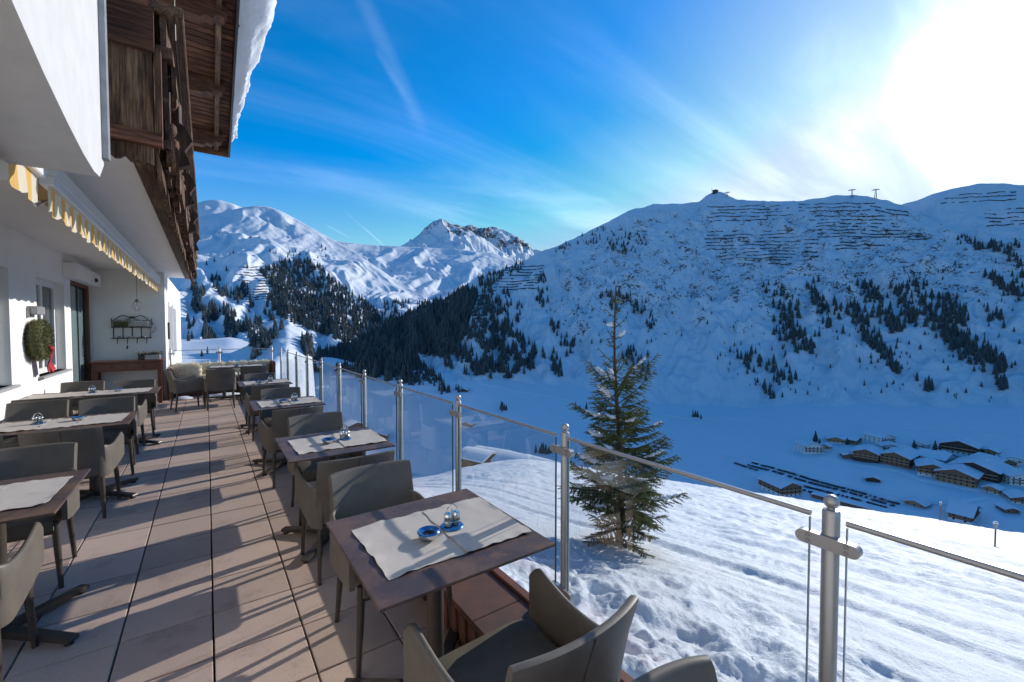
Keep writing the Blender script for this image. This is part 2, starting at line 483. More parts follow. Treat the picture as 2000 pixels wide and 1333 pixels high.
M['glass'] = glass_mat('clear safety glass', (.972, .985, .982), 0.0, 1.45, .24)
M['glass_edge'] = pmat('green glass edge', (.10, .17, .17), None, 5, rough=.2)
M['jar'] = glass_mat('jar glass', (.9, .92, .9), .02, 1.5, 1.4)
M['door_glass'] = None
def door_glass():
    m_, g, b = new_mat('tinted door glass')
    b.inputs['Base Color'].default_value = (.10, .15, .17, 1); b.inputs['Roughness'].default_value = .05
    b.inputs['Specular IOR Level'].default_value = .9
    co = g.n('ShaderNodeTexCoord').outputs['Object']
    g.l(g.mix(g.noise(co, 1.2, 2, .5), (.12, .19, .21), (.20, .27, .29)), b.inputs['Base Color'])
    return m_
M['door_glass'] = door_glass()
def wood_mat(name, c1, c2, c3, axis=2, scale=6.0):
    """old weathered timber, grain along the given local axis"""
    m_, g, b = new_mat(name)
    co = g.n('ShaderNodeTexCoord').outputs['Object']
    oi = g.n('ShaderNodeObjectInfo')
    sh = g.n('ShaderNodeVectorMath', operation='ADD'); g.l(co, sh.inputs[0])
    rv = g.n('ShaderNodeVectorMath', operation='SCALE'); rv.inputs[0].default_value = (7.1, 3.3, 9.7); g.l(oi.outputs['Random'], rv.inputs['Scale'])
    g.l(rv.outputs[0], sh.inputs[1])
    st = [6.0, 6.0, 6.0]; st[axis] = .55
    v = g.mapping(sh.outputs[0], tuple(st))
    n = g.noise(v, scale, 8, .7, .5)
    c = g.mix(g.mr(n, .38, .62, 0, 1, True), c1, c2)
    st2 = [1.6, 1.6, 1.6]; st2[axis] = .5
    c = g.mix(g.mr(g.noise(g.mapping(sh.outputs[0], tuple(st2)), 3.0, 4, .6), .50, .72, 0, .8, True), c, c3)
    st3 = [22.0, 22.0, 22.0]; st3[axis] = .9
    gr_ = g.noise(g.mapping(sh.outputs[0], tuple(st3)), 5.0, 4, .6)
    c = g.mix(1.0, c, g.ramp(gr_, [(.36, .38), (.64, 1.35)]), 'MULTIPLY')
    c = g.mix(1.0, c, g.ramp(oi.outputs['Random'], [(0, .6), (1, 1.0)]), 'MULTIPLY')
    g.l(c, b.inputs['Base Color']); b.inputs['Roughness'].default_value = .72; b.inputs['Specular IOR Level'].default_value = .3
    bump(g, b, n, .6, .006)
    return m_
M['wood_v'] = wood_mat('weathered larch upright', (.075, .040, .025), (.17, .085, .045), (.33, .20, .11), 2)
M['wood_h'] = wood_mat('weathered larch rail', (.09, .05, .03), (.18, .10, .055), (.34, .22, .13), 1)
M['wood_x'] = wood_mat('weathered larch beam', (.085, .038, .024), (.18, .075, .04), (.28, .13, .07), 0)
def stripe_mat():
    m_, g, b = new_mat('yellow striped awning cloth')
    co = g.n('ShaderNodeTexCoord').outputs['Object']
    sp = g.n('ShaderNodeSeparateXYZ'); g.l(co, sp.inputs[0])
    w = g.m('FRACT', g.m('DIVIDE', sp.outputs['Y'], .26))
    f = g.m('MULTIPLY', g.mr(w, .48, .54, 0, 1), g.mr(w, .94, 1.0, 1, 0))
    fine = g.m('ADD', .82, g.m('MULTIPLY', g.m('SINE', g.m('MULTIPLY', sp.outputs['Y'], 240)), .18))
    c = g.mix(f, (.84, .80, .70), (.85, .52, .12))
    c = g.mix(g.m('MULTIPLY', fine, 1.0), tuple((.82, .68, .42)), c)
    g.l(c, b.inputs['Base Color']); b.inputs['Roughness'].default_value = .85
    tr = g.n('ShaderNodeBsdfTranslucent'); g.l(c, tr.inputs[0])
    mx = g.n('ShaderNodeMixShader'); mx.inputs[0].default_value = .4
    g.l(b.outputs[0], mx.inputs[1]); g.l(tr.outputs[0], mx.inputs[2])
    g.l(mx.outputs[0], m_.node_tree.nodes['Material Output'].inputs[0])
    return m_
M['stripe'] = stripe_mat()
M['awning_under'] = pmat('ochre awning cloth', (.36, .22, .08), (.28, .17, .06), 4, rough=.85)
def mat_mat():
    m_, g, b = new_mat('linen placemat')
    co = g.n('ShaderNodeTexCoord').outputs['Object']
    oi = g.n('ShaderNodeObjectInfo')
    sh = g.n('ShaderNodeVectorMath', operation='ADD'); g.l(co, sh.inputs[0]); g.l(oi.outputs['Location'], sh.inputs[1])
    v = sh.outputs[0]
    base = g.mix(g.noise(v, 7, 5, .6), (.56, .51, .46), (.49, .445, .40))
    # pale printed motif, small clusters on a loose lattice
    vo = g.n('ShaderNodeTexVoronoi'); vo.inputs['Scale'].default_value = 7.5; vo.inputs['Randomness'].default_value = .35; g.l(v, vo.inputs['Vector'])
    spot = g.m('MULTIPLY', g.mr(vo.outputs['Distance'], .20, .27, 1, 0), g.mr(g.noise(v, 55, 4, .7), .48, .54, 0, 1))
    base = g.mix(g.m('MULTIPLY', spot, .75), base, (.80, .79, .80))
    g.l(base, b.inputs['Base Color']); b.inputs['Roughness'].default_value = .9; b.inputs['Specular IOR Level'].default_value = .15
    bump(g, b, g.m('ADD', g.noise(v, 500, 2, .5), g.m('MULTIPLY', g.noise(v, 9, 4, .6), 6.0)), .25, .002)
    return m_
M['placemat'] = mat_mat()

# ------------------------------------------------------------------ the land: near slope, valley, mountains
AZ0 = rad(62)
def near_z(x, y):
    u = x * math.sin(AZ0) + y * math.cos(AZ0)
    z = -.3 - .3 * u
    e = np.clip(u - 48, 0, None)
    z = z - (np.sqrt(e * e + 300) - math.sqrt(300)) * .11
    z = z - .13 * np.clip(y - 12, 0, 300) * (1 - sstep(x / np.maximum(y, 1.0), .30, .80)) * (y > 0)
    z = z + .62 * np.exp(-(np.clip(x - 1.3, 0, None) / 2.1) ** 2)
    z = z - 2.2 * (1 - sstep(x, 1.2, 1.48)) * (1 - sstep(y, 13.4, 14.5))
    return z
_fr = random.Random(4)
FOOT = [(2.7 + .5 * math.sin(k * .55) + _fr.uniform(-.25, .25), .3 + k * .36 + _fr.uniform(-.1, .1), _fr.uniform(.10, .16), _fr.uniform(.14, .24), _fr.uniform(.10, .24)) for k in range(22)] + [(_fr.uniform(2.2, 6.0), _fr.uniform(0, 6), _fr.uniform(.1, .22), _fr.uniform(.14, .3), _fr.uniform(.08, .2)) for k in range(16)]
def near_detail(x, y):
    r = np.hypot(x, y)
    out = fbm(x * .12, y * .12, 3) * .16
    # shovelled lumps by the terrace
    lump = np.clip(1 - sstep(x + .35 * gnoise(x * .4, y * .4) * 3, 4.3, 7.0), 0, 1)
    wx, wy = x + .25 * gnoise(x * .9, y * .9 + 7), y + .25 * gnoise(x * .9 + 9, y * .9)
    b = np.abs(gnoise(wx * .75, wy * .75)) * 1.2 + .5 * np.abs(gnoise(wx * 2.1 + 3, wy * 2.1)) * (1 + gnoise(x * .6, y * .6)) + .22 * np.abs(gnoise(wx * 5 + 1, wy * 5)) * (1 + 1.5 * gnoise(x * .8 + 4, y * .8)) + .10 * np.abs(gnoise(x * 12, y * 12 + 5))
    out = out + lump * (.17 * fbm(wx * .65, wy * .65, 3) + .075 * fbm(wx * 2.0, wy * 2.0, 4) + .10 * (b - .45) * sstep(gnoise(x * .55 + 2, y * .55), -.15, .35) + .022 * fbm(x * 9, y * 9, 3))
    # boot holes trodden along the terrace
    for (hx_, hy_, sx_, sy_, dp_) in FOOT:
        out = out - .75 * dp_ * np.exp(-(((x - hx_) / sx_) ** 2 + ((y - hy_) / sy_) ** 2) ** 1.6)
    # piste tracks running along the slope
    tr = sstep(x, 6.0, 7.6)
    xx = x + .25 * np.sin(y * .07) + .10 * fbm(y * .11, x * .05, 2)
    out = out + tr * (.030 * fbm(xx * .9, y * .09, 3) + .020 * fbm(xx * 3.2, y * .16, 3) + .009 * fbm(xx * 9, y * .5, 3))
    for c, w in ((8.2, .22), (9.9, .25), (12.4, .3), (15.5, .35)):
        rut = np.exp(-((xx - c) / w) ** 2)
        out = out - rut * .055 + .03 * np.exp(-((xx - c - w * 1.7) / (w * .7)) ** 2)
        out = out + rut * .016 * np.sin(y * 26 + 4 * gnoise(xx * 2, y * .5)) * (r < 40)
    cord = np.exp(-((xx - 9.05) / .35) ** 2) + np.exp(-((xx - 11.2) / .5) ** 2)
    out = out + cord * .014 * np.sin(xx * 52) * (r < 30)
    # ski chop further out
    chop = sstep(x, 10, 15)
    out = out + chop * (.10 * fbm(x * .7, y * .5, 4) + .06 * np.abs(gnoise(x * 2.0, y * 1.2)) + .03 * fbm(x * 3.5, y * 2.5, 3)) + .02 * sstep(x, 6, 8) * fbm(x * 2.5, y * 2.0, 4)
    return out
az = np.radians(np.linspace(-38, 122, 660))
rr = np.concatenate([np.geomspace(1.35, 70, 470), np.geomspace(71.5, 620, 70)])
A_, R_ = np.meshgrid(az, rr)
X_, Y_ = R_ * np.sin(A_), R_ * np.cos(A_)
Zn = near_z(X_, Y_) + near_detail(X_, Y_) * np.where(R_ < 90, 1, 0)
me = np_mesh('snow_slope', np.stack([X_.ravel(), Y_.ravel(), Zn.ravel()], 1), grid_faces(len(rr), len(az))[:, ::-1], M['snow'])
tag(inst('snow_slope', me), 'sunlit trampled snow slope falling away beyond the terrace', kind='structure')

# foot of the mountains: bearing, distance, height
foot_px = [(-400, 690, 950), (300, 690, 930), (450, 695, 900), (600, 730, 860), (760, 765, 800), (870, 768, 800), (940, 750, 850), (1000, 750, 900), (1100, 758, 930), (1300, 795, 960),
           (1450, 800, 980), (1600, 797, 1000), (1800, 800, 1050), (2000, 805, 1100), (3200, 1000, 1200)]
F_az, F_r, F_z = [], [], []
for px_, py_, d_ in foot_px:
    a_, t_ = bearing(px_, py_)
    F_az.append(a_); F_r.append(d_); F_z.append(CAM_H + t_ * d_)
F_z[0] = F_z[1] = F_z[2]; F_z[-1] = F_z[-2]
F_az[0] = -45; F_az[-1] = 130
def valley_z(azd, r):
    fr = np.interp(azd, F_az, F_r); fz = np.interp(azd, F_az, F_z)
    zi = np.interp(azd, [-45, 0, 12, 22, 35, 130], [-105, -105, -158, -184, -190, -190])
    t = np.clip((r - 470) / (fr - 470), 0, 1.3)
    return zi + (fz - zi) * t ** 1.3
azd = np.linspace(-42, 128, 340); rv = np.concatenate([np.geomspace(230, 470, 10), np.linspace(480, 1500, 130)])
A_, R_ = np.meshgrid(azd, rv)
X_, Y_ = R_ * np.sin(np.radians(A_)), R_ * np.cos(np.radians(A_))
Zv = valley_z(A_, R_) + fbm(X_ * .012, Y_ * .012, 4) * 1.6 + fbm(X_ * .05, Y_ * .05, 3) * .25
me = np_mesh('valley_floor', np.stack([X_.ravel(), Y_.ravel(), Zv.ravel()], 1), grid_faces(len(rv), len(azd))[:, ::-1], M['snow_far'])
tag(inst('valley_floor', me), 'shaded snow-covered valley floor around the village', kind='structure')
def valley_hit(px, py):
    a, t = bearing(px, py)
    r = np.linspace(250, 1300, 1500)
    zz = valley_z(np.full_like(r, a), r)
    el = (zz - CAM_H) / r
    k = int(np.argmax(el > t))
    rr_ = r[k]
    return Vector((rr_ * math.sin(rad(a)), rr_ * math.cos(rad(a)), float(zz[k])))

class Mountain:
    def __init__(s, name, sky, foot, step, nt, amp, L, power, mat, label, back=.7, az_rng=None, rock=None, seed=0, rough=1.0, backlen=.35, smooth_pts=3):
        sa = np.array([p[0] for p in sky]); stn = np.array([p[1] for p in sky]); sR = np.array([p[2] for p in sky], float)
        fa = np.array([p[0] for p in foot]); fz = np.array([p[1] for p in foot]); fR = np.array([p[2] for p in foot], float)
        lo, hi = az_rng or (sa[0], sa[-1])
        n = int((hi - lo) / step) + 1
        a = np.linspace(lo, hi, n)
        R = np.interp(a, sa, sR); T = np.interp(a, sa, stn)
        def sm(v, w):
            w = max(1, int(w / step)); k = np.hanning(2 * w + 3); k /= k.sum()
            return np.convolve(np.pad(v, (w + 1, w + 1), 'edge'), k, 'valid')
        R = sm(R, 3.0); T = sm(T, .35)
        Fr = sm(np.interp(a, fa, fR), 2.0); Fz = sm(np.interp(a, fa, fz), 2.0)
        Zr = CAM_H + R * T
        t = np.linspace(0, 1, nt)
        D = Fr[None, :] + (R - Fr)[None, :] * t[:, None]
        base = Fz[None, :] + (Zr - Fz)[None, :] * (t[:, None] ** power)
        ar = np.radians(a)
        X, Y = D * np.sin(ar), D * np.cos(ar)
        # gullies run down the slope: compress across, stretch along
        gx = np.broadcast_to(ar[None, :] * float(R.mean()) / L, D.shape); gy = D / (L * 2.6)
        wob = fbm(X / (L * 1.5) + seed, Y / (L * 1.5), 3)
        nz = ridged(gx + seed + wob * .45, gy + wob * .3, 4) - .95
        n2 = fbm(X / (L * .35) + seed * 2, Y / (L * .35), 5)
        env = (np.clip(t, 0, 1) ** .6 * (1 - t) ** .55)[:, None] * 1.6
        Z = base + env * amp * (nz * .9 + n2 * .32 * rough)
        # small bumps along the crest
        cr = (fbm(ar * float(R.mean()) / (L * .22) + seed, ar * 0 + 3.3, 4)) * amp * .05 * rough
        Z = Z + (t[:, None] ** 6) * cr[None, :]
        Z[0] -= 25
        tb = np.linspace(.02, 1, 14)[:, None] ** 1.4
        Db = R[None, :] * (1 + tb * backlen); Zb = (Zr + cr)[None, :] - (Db - R[None, :]) * back
        Xb, Yb = Db * np.sin(ar), Db * np.cos(ar)
        s.a, s.t, s.D, s.Z, s.X, s.Y = a, t, D, Z, X, Y
        s.el = (Z - CAM_H) / D
        Xa, Ya, Za = np.vstack([X, Xb]), np.vstack([Y, Yb]), np.vstack([Z, Zb])
        # rock shows on the steep bits
        gz = np.gradient(Z, axis=0) / np.maximum(np.gradient(D, axis=0), 1e-3)
        gxx = np.gradient(Z, axis=1) / (np.maximum(D, 1) * math.radians(step))
        steep = np.hypot(gz, gxx)
        rk = rock(a[None, :], s.el, steep, X, Y, t[:, None]) if rock else np.zeros_like(Z)
        rka = np.vstack([np.broadcast_to(rk, Z.shape), np.zeros_like(Zb)])
        V = np.stack([Xa.ravel(), Ya.ravel(), Za.ravel()], 1)
        me = np_mesh(name, V, grid_faces(Xa.shape[0], n)[:, ::-1], mat, True, {'rock': rka})
        s.o = tag(inst(name, me), label, kind='structure')
    def hit(s, px, py):
        a, tn = bearing(px, py)
        if a <= s.a[0] or a >= s.a[-1]: return None
        f = (a - s.a[0]) / (s.a[1] - s.a[0]); j = int(f)
        e = s.el[1:, j]
        k = int(np.argmax(e >= tn))
        if e[k] < tn: return None
        k += 1
        if k < 2: return None
        e0, e1 = s.el[k - 1, j], s.el[k, j]
        w = 0 if e1 == e0 else min(1, max(0, (tn - e0) / (e1 - e0)))
        d = s.D[k - 1, j] * (1 - w) + s.D[k, j] * w
        z = s.Z[k - 1, j] * (1 - w) + s.Z[k, j] * w
        return (d * math.sin(rad(a)), d * math.cos(rad(a)), z)
def sk(*pts):
    out = []
    for px_, py_, R in pts:
        a, t = bearing(px_, py_); out.append((a, t, R))
    return out
def ft(lo, hi, dd=0.0, zoff=-6.0, n=40):
    aa = np.linspace(lo, hi, n)
    return [(x, float(np.interp(x, F_az, F_z)) + zoff, float(np.interp(x, F_az, F_r)) + dd) for x in aa]

def rockA(a, el, steep, X, Y, t):
    band = np.exp(-((el - .085) / .06) ** 2) * .62 + np.exp(-((el - .19) / .07) ** 2) * .36
    d = band * sstep(a, 36, 46) + .30 * sstep(steep, .9, 1.4) * sstep(a, 36, 44)
    d = d * (.70 + .75 * np.clip(fbm(X / 75, Y / 75, 3), -.6, .8))
    return np.clip(d + (.07 + .24 * np.clip(fbm(X / 110, Y / 110, 4), -.5, .7)) * sstep(el, -.08, .02) * sstep(a, 34, 42), 0, .50 + .1 * fbm(X / 40, Y / 40, 2))
mA = Mountain('mountain', sk((560, 712, 1040), (600, 692, 1080), (650, 680, 1120), (700, 664, 1180), (760, 630, 1240), (820, 600, 1280), (868, 582, 1300), (922, 550, 1330), (955, 534, 1360), (1024, 513, 1440), (1050, 494, 1500), (1100, 476, 1580), (1150, 452, 1660), (1200, 427, 1750), (1230, 411, 1800), (1280, 399, 1870),
              (1340, 398, 1930), (1366, 394, 1980), (1382, 381, 2000), (1398, 373, 2010), (1412, 376, 2010), (1440, 390, 2000), (1500, 393, 1980), (1560, 393, 1970), (1610, 386, 1960), (1640, 381, 1950), (1690, 382, 1950), (1730, 391, 1950), (1770, 404, 1930), (1800, 420, 1900), (1850, 436, 1880), (1920, 445, 1850), (2000, 452, 1830), (2300, 470, 1900))
              + [(110, .13, 2000), (126, .10, 2000)],
              ft(5, 126), .13, 220, 46, 140, 1.12, M['mount'], 'shaded snowy mountain face with rock bands across the valley', az_rng=(7.5, 126), rock=rockA, seed=3.3, back=.55, rough=1.0)
def rockB(a, el, steep, X, Y, t):
    return .18 + .3 * sstep(steep, .8, 1.4) * (fbm(X / 200, Y / 200, 3) + .5)
mB = Mountain('mountain', sk((1700, 430, 2040), (1760, 401, 2040), (1800, 388, 2040), (1840, 373, 2040), (1880, 364, 2040), (1920, 358, 2030), (1960, 359, 2030), (2000, 362, 2030), (2100, 350, 2030), (2300, 360, 2040)) + [(104, .235, 2040), (126, .2, 2040)],
              [(70, -100, 1250), (126, -100, 1250)], .16, 150, 42, 190, 1.15, M['mount'], 'rounded snowy ridge rising behind the shaded mountain face', az_rng=(73, 126), rock=rockB, seed=8.1, back=.55)
def rockC(a, el, steep, X, Y, t):
    return np.clip(.10 + .42 * sstep(steep, .9, 1.5) * sstep(el, .08, .16) + .1 * fbm(X / 200, Y / 200, 3), 0, 1)
mC = Mountain('mountain', [(-42, .22, 3000), (-20, .25, 3000)] + sk((300, 430, 3000), (380, 425, 3000), (430, 416, 3000), (470, 406, 3000), (500, 402, 3000), (525, 404, 3000), (550, 413, 2960), (585, 432, 2900), (620, 452, 2800), (660, 474, 2700), (690, 492, 2600), (740, 525, 2450), (800, 565, 2300), (850, 592, 2150), (900, 625, 2000), (960, 680, 1900)),
              [(-42, -60, 900), (-4, -60, 900), (4, -58, 880), (12, -90, 900), (18, -110, 1000), (34, -120, 1300)], .14, 190, 72, 290, 1.5, M['mount_far'], 'sunlit rounded snow summit above a forested shoulder', az_rng=(-42, 31), rock=rockC, seed=1.7, back=.5, rough=.5)
mC2 = Mountain('mountain', [(-30, .2, 4300)] + sk((300, 425, 4300), (370, 402, 4300), (400, 392, 4300), (425, 390, 4300), (450, 397, 4300), (480, 408, 4300), (540, 440, 4300)), [(-30, 100, 2800), (12, 100, 2800)], .16, 60, 90, 400, 1.2, M['mount_far'], 'white snow dome half hidden behind the sunlit summit', az_rng=(-12, 8), seed=5.5, back=.5, rough=.6)
def rockP(a, el, steep, X, Y, t):
    return np.clip(.06 + .25 * sstep(steep, .9, 1.5), 0, 1)
mP = Mountain('mountain', sk((600, 470, 3900), (650, 470, 3900), (690, 476, 3900), (740, 480, 3900), (790, 482, 3900), (840, 484, 3900), (900, 488, 3850), (960, 495, 3800), (1010, 512, 3700), (1080, 540, 3600)),
              [(5, -60, 1700), (45, -100, 1700)], .14, 150, 85, 330, 1.25, M['mount_far'], 'rolling white snow plateau below the central peak', az_rng=(9, 42), rock=rockP, seed=6.4, back=.25, rough=.55)
def rockD(a, el, steep, X, Y, t):
    s_ = sstep(el, .185, .225)
    return np.clip(s_ * (.48 + .35 * fbm(X / 260, Y / 260, 3)) + .1, 0, 1)
mD = Mountain('mountain', sk((700, 500, 5200), (760, 490, 5200), (790, 478, 5200), (815, 462, 5200), (832, 443, 5200), (845, 433, 5200), (862, 428, 5200), (880, 436, 5200), (896, 441, 5250), (920, 452, 5200), (950, 470, 5200), (1000, 505, 5200)),
              [(12, 300, 3500), (40, 300, 3500)], .09, 110, 190, 420, 1.25, M['mount_far'], 'pointed rocky snow peak at the head of the valley', az_rng=(16, 35.5), rock=rockD, seed=2.9, back=.6, rough=1.1)
mD2 = Mountain('mountain', sk((860, 470, 6200), (890, 441, 6200), (915, 441, 6200), (940, 446, 6200), (965, 446, 6200), (985, 449, 6200), (1003, 460, 6200), (1020, 472, 6200), (1042, 486, 6200), (1060, 494, 6200), (1120, 520, 6200)),
              [(20, 500, 4700), (48, 500, 4700)], .09, 90, 210, 420, 1.1, M['mount_far'], 'dark craggy ridge beside the pointed peak', az_rng=(26.5, 43), rock=lambda a, el, s_, X, Y, t: np.clip(sstep(el, .15, .2) * (.62 + .35 * fbm(X / 260, Y / 260, 3)), 0, 1), seed=9.9, back=.6, rough=1.2)
mE = Mountain('hill', [(-42, -.03, 640)] + sk((-200, 680, 640), (200, 676, 640), (380, 690, 640), (450, 690, 640), (500, 668, 650), (540, 643, 660), (562, 634, 670), (590, 641, 680), (606, 655, 690), (612, 720, 690), (620, 830, 690), (700, 900, 690), (900, 900, 700)),
              [(-42, -75, 380), (0, -75, 380), (8, -100, 400), (14, -150, 480), (28, -190, 560)], .14, 90, 9, 90, .95, M['snow_far'], 'smooth snow hill with a sunlit piste behind the terrace end', az_rng=(-42, 27), seed=4.2, back=.12, backlen=.4, rough=.5)

# ------------------------------------------------------------------ spruces on the mountains
def tree_template(seed, tiers=6, pts=9):
    r = random.Random(seed)
    V, F = [], []
    for k in range(tiers):
        z0 = k / tiers * .86; z1 = min(1.0, z0 + .30 - .05 * k / tiers)
        rad0 = .21 * (1 - k / tiers) ** .85 + .02
        b = len(V); V.append((r.uniform(-.01, .01), r.uniform(-.01, .01), z1))
        ph = r.random() * 6.28
        for i in range(pts * 2):
            t = ph + PI * i / pts
            q = rad0 * (r.uniform(.85, 1.2) if i % 2 == 0 else r.uniform(.45, .65))
            V.append((q * math.cos(t), q * math.sin(t), z0 + (r.uniform(-.03, .02) if i % 2 == 0 else .05)))
        n = pts * 2
        for i in range(n): F.append((b, b + 1 + i, b + 1 + (i + 1) % n))
    return np.array(V), np.array(F)
TT = [tree_template(s_, tiers=5 + s_ % 2, pts=6 + s_ % 2) for s_ in range(4)]
tree_me = [np_mesh('spruce_tree', v, f, M['spruce_far'], False) for v, f in TT]

trees = []   # (x, y, z, height)
def in_poly(x, y, P):
    c = False; j = len(P) - 1
    for i in range(len(P)):
        if (P[i][1] > y) != (P[j][1] > y) and x < (P[j][0] - P[i][0]) * (y - P[i][1]) / (P[j][1] - P[i][1]) + P[i][0]: c = not c
        j = i
    return c
def forest(m, P, n, h=(17, 27), clump=0.0, cs=40.0):
    xs = [p[0] for p in P]; ys = [p[1] for p in P]; k = 0; tries = 0
    while k < n and tries < n * 12:
        tries += 1
        x, y = random.uniform(min(xs), max(xs)), random.uniform(min(ys), max(ys))
        if not in_poly(x, y, P): continue
        if clump and float(gnoise(x / cs, y / cs * .7)) + random.uniform(-.15, .15) < clump - .5: continue
        q = m.hit(x, y)
        if q is None: continue
        trees.append((*q, random.uniform(*h))); k += 1
def streak(m, x0, y0, x1, y1, w, n, h=(16, 26)):
    for _ in range(n):
        t = random.random(); ww = w * (.35 + .65 * math.sin(PI * min(1, t * .9 + .1)))
        x = x0 + (x1 - x0) * t + random.gauss(0, .75) * ww; y = y0 + (y1 - y0) * t + random.gauss(0, .5) * ww
        q = m.hit(x, y)
        if q is not None: trees.append((*q, random.uniform(*h)))
forest(mA, [(590, 700), (640, 690), (700, 668), (760, 634), (820, 604), (868, 588), (915, 562), (935, 575), (918, 620), (905, 660), (895, 690), (860, 700), (812, 690), (825, 720), (860, 752), (868, 768), (810, 768), (740, 742), (650, 735), (600, 722)], 3600, (10, 30))
forest(mA, [(905, 600), (940, 575), (990, 590), (1000, 640), (1050, 690), (1045, 720), (1005, 742), (960, 740), (905, 732), (862, 712), (880, 680)], 620, (9, 29), .42, 16)
forest(mA, [(925, 545), (965, 533), (1025, 512), (1030, 522), (985, 548), (940, 565)], 60, (15, 22))
streak(mA, 955, 560, 935, 640, 14, 40); streak(mA, 990, 575, 985, 660, 10, 26); streak(mA, 1062, 535, 1058, 600, 10, 26); streak(mA, 1015, 590, 1012, 630, 6, 12)
streak(mA, 1145, 470, 1250, 470, 26, 46, (13, 20)); streak(mA, 1090, 490, 1110, 480, 10, 14, (12, 18)); streak(mA, 1195, 480, 1235, 490, 16, 26, (13, 20))
for s_ in ((1080, 635, 1110, 678, 14, 20), (1070, 690, 1090, 732, 14, 26), (1120, 655, 1105, 700, 6, 8), (1180, 580, 1200, 610, 12, 10), (1225, 690, 1262, 740, 20, 34), (1195, 560, 1230, 585, 20, 14), (1240, 590, 1275, 640, 18, 20),
           (1512, 560, 1545, 640, 22, 60), (1530, 640, 1585, 690, 22, 60), (1588, 558, 1618, 640, 12, 44), (1630, 590, 1640, 625, 8, 14), (1686, 560, 1755, 650, 24, 100), (1665, 605, 1710, 680, 20, 70), (1714, 680, 1755, 730, 14, 34),
           (1757, 570, 1788, 636, 15, 50), (1788, 560, 1862, 668, 24, 110), (1842, 582, 1884, 636, 16, 44), (1866, 670, 1950, 715, 26, 90), (1940, 716, 1962, 762, 14, 22), (1800, 752, 1820, 762, 12, 12), (1450, 700, 1545, 745, 26, 46), (1490, 760, 1510, 780, 8, 8),
           (1875, 470, 1915, 490, 12, 20), (1935, 480, 1990, 500, 20, 24), (1955, 560, 1998, 580, 14, 30), (1935, 610, 1960, 640, 14, 10), (1980, 520, 1998, 545, 8, 8), (1930, 540, 1950, 552, 8, 10)):
    streak(mA, *s_)
forest(mA, [(1050, 560), (1300, 540), (1560, 560), (1990, 500), (1995, 790), (1700, 770), (1500, 780), (1380, 700), (1250, 680), (1080, 700)], 330, (5, 14), .42, 30)
forest(mC, [(508, 530), (545, 512), (600, 508), (625, 522), (650, 548), (700, 582), (738, 606), (748, 640), (720, 664), (670, 668), (620, 650), (560, 628), (520, 600), (530, 565)], 1150, (22, 32))
forest(mC, [(365, 560), (420, 540), (480, 560), (500, 600), (560, 640), (520, 668), (430, 680), (365, 678)], 330, (20, 30), .55, 22)
forest(mC, [(400, 500), (640, 480), (660, 520), (480, 530), (400, 540)], 26, (16, 26))
forest(mC, [(700, 610), (760, 590), (860, 590), (790, 640), (740, 670)], 150, (20, 28), .4, 22)
forest(mE, [(490, 660), (520, 640), (556, 640), (545, 660), (520, 690), (492, 706)], 34, (14, 20))
forest(mE, [(588, 668), (640, 664), (690, 672), (690, 700), (630, 705), (596, 694)], 60, (13, 20))
streak(mE, 640, 655, 650, 662, 6, 3, (10, 14)); streak(mE, 370, 690, 440, 688, 14, 14, (8, 12))
for px_, py_, n_, w_ in ((870, 765, 14, 16), (900, 766, 5, 8), (985, 800, 6, 14), (1060, 885, 18, 22), (1590, 862, 4, 5), (1140, 800, 3, 10), (1250, 810, 3, 20), (1365, 815, 4, 20)):
    for _ in range(n_):
        q = valley_hit(px_ + random.gauss(0, .5) * w_, py_ + random.gauss(0, 2))
        trees.append((q.x, q.y, q.z - .3, random.uniform(9, 17)))
T = np.array(trees)
dist = np.linalg.norm(T[:, :3] - np.array([0, 0, CAM_H]), axis=1)
order = np.argsort(-(T[:, 3] / dist))
for i in order[:290]:
    x, y, z, h = T[i]
    w = random.uniform(.7, 1.2)
    o = inst('spruce_tree', tree_me[random.randrange(4)], None, (x, y, z - .4), (0, 0, random.uniform(0, 6.28)), (h * w, h * w, h))
    tag(o, 'dark snow-dusted spruce standing among others in the shaded valley', 'tree', 'spruces on the far slopes and valley floor')
rest = order[290:]
VV, FF, b = [], [], 0
for i in rest:
    x, y, z, h = T[i]
    v, f = TT[random.randrange(4)]
    t = random.uniform(0, 6.28); w = random.uniform(.7, 1.2); c_, s_ = math.cos(t) * h * w, math.sin(t) * h * w
    VV.append(np.stack([v[:, 0] * c_ - v[:, 1] * s_ + x, v[:, 0] * s_ + v[:, 1] * c_ + y, v[:, 2] * h + z - .4], 1)); FF.append(f + b); b += len(v)
me = np_mesh('spruce_forest', np.concatenate(VV), np.concatenate(FF), M['spruce_far'], False)
tag(inst('spruce_forest', me), 'dark spruce forest covering the mountain slopes', 'forest', kind='stuff')

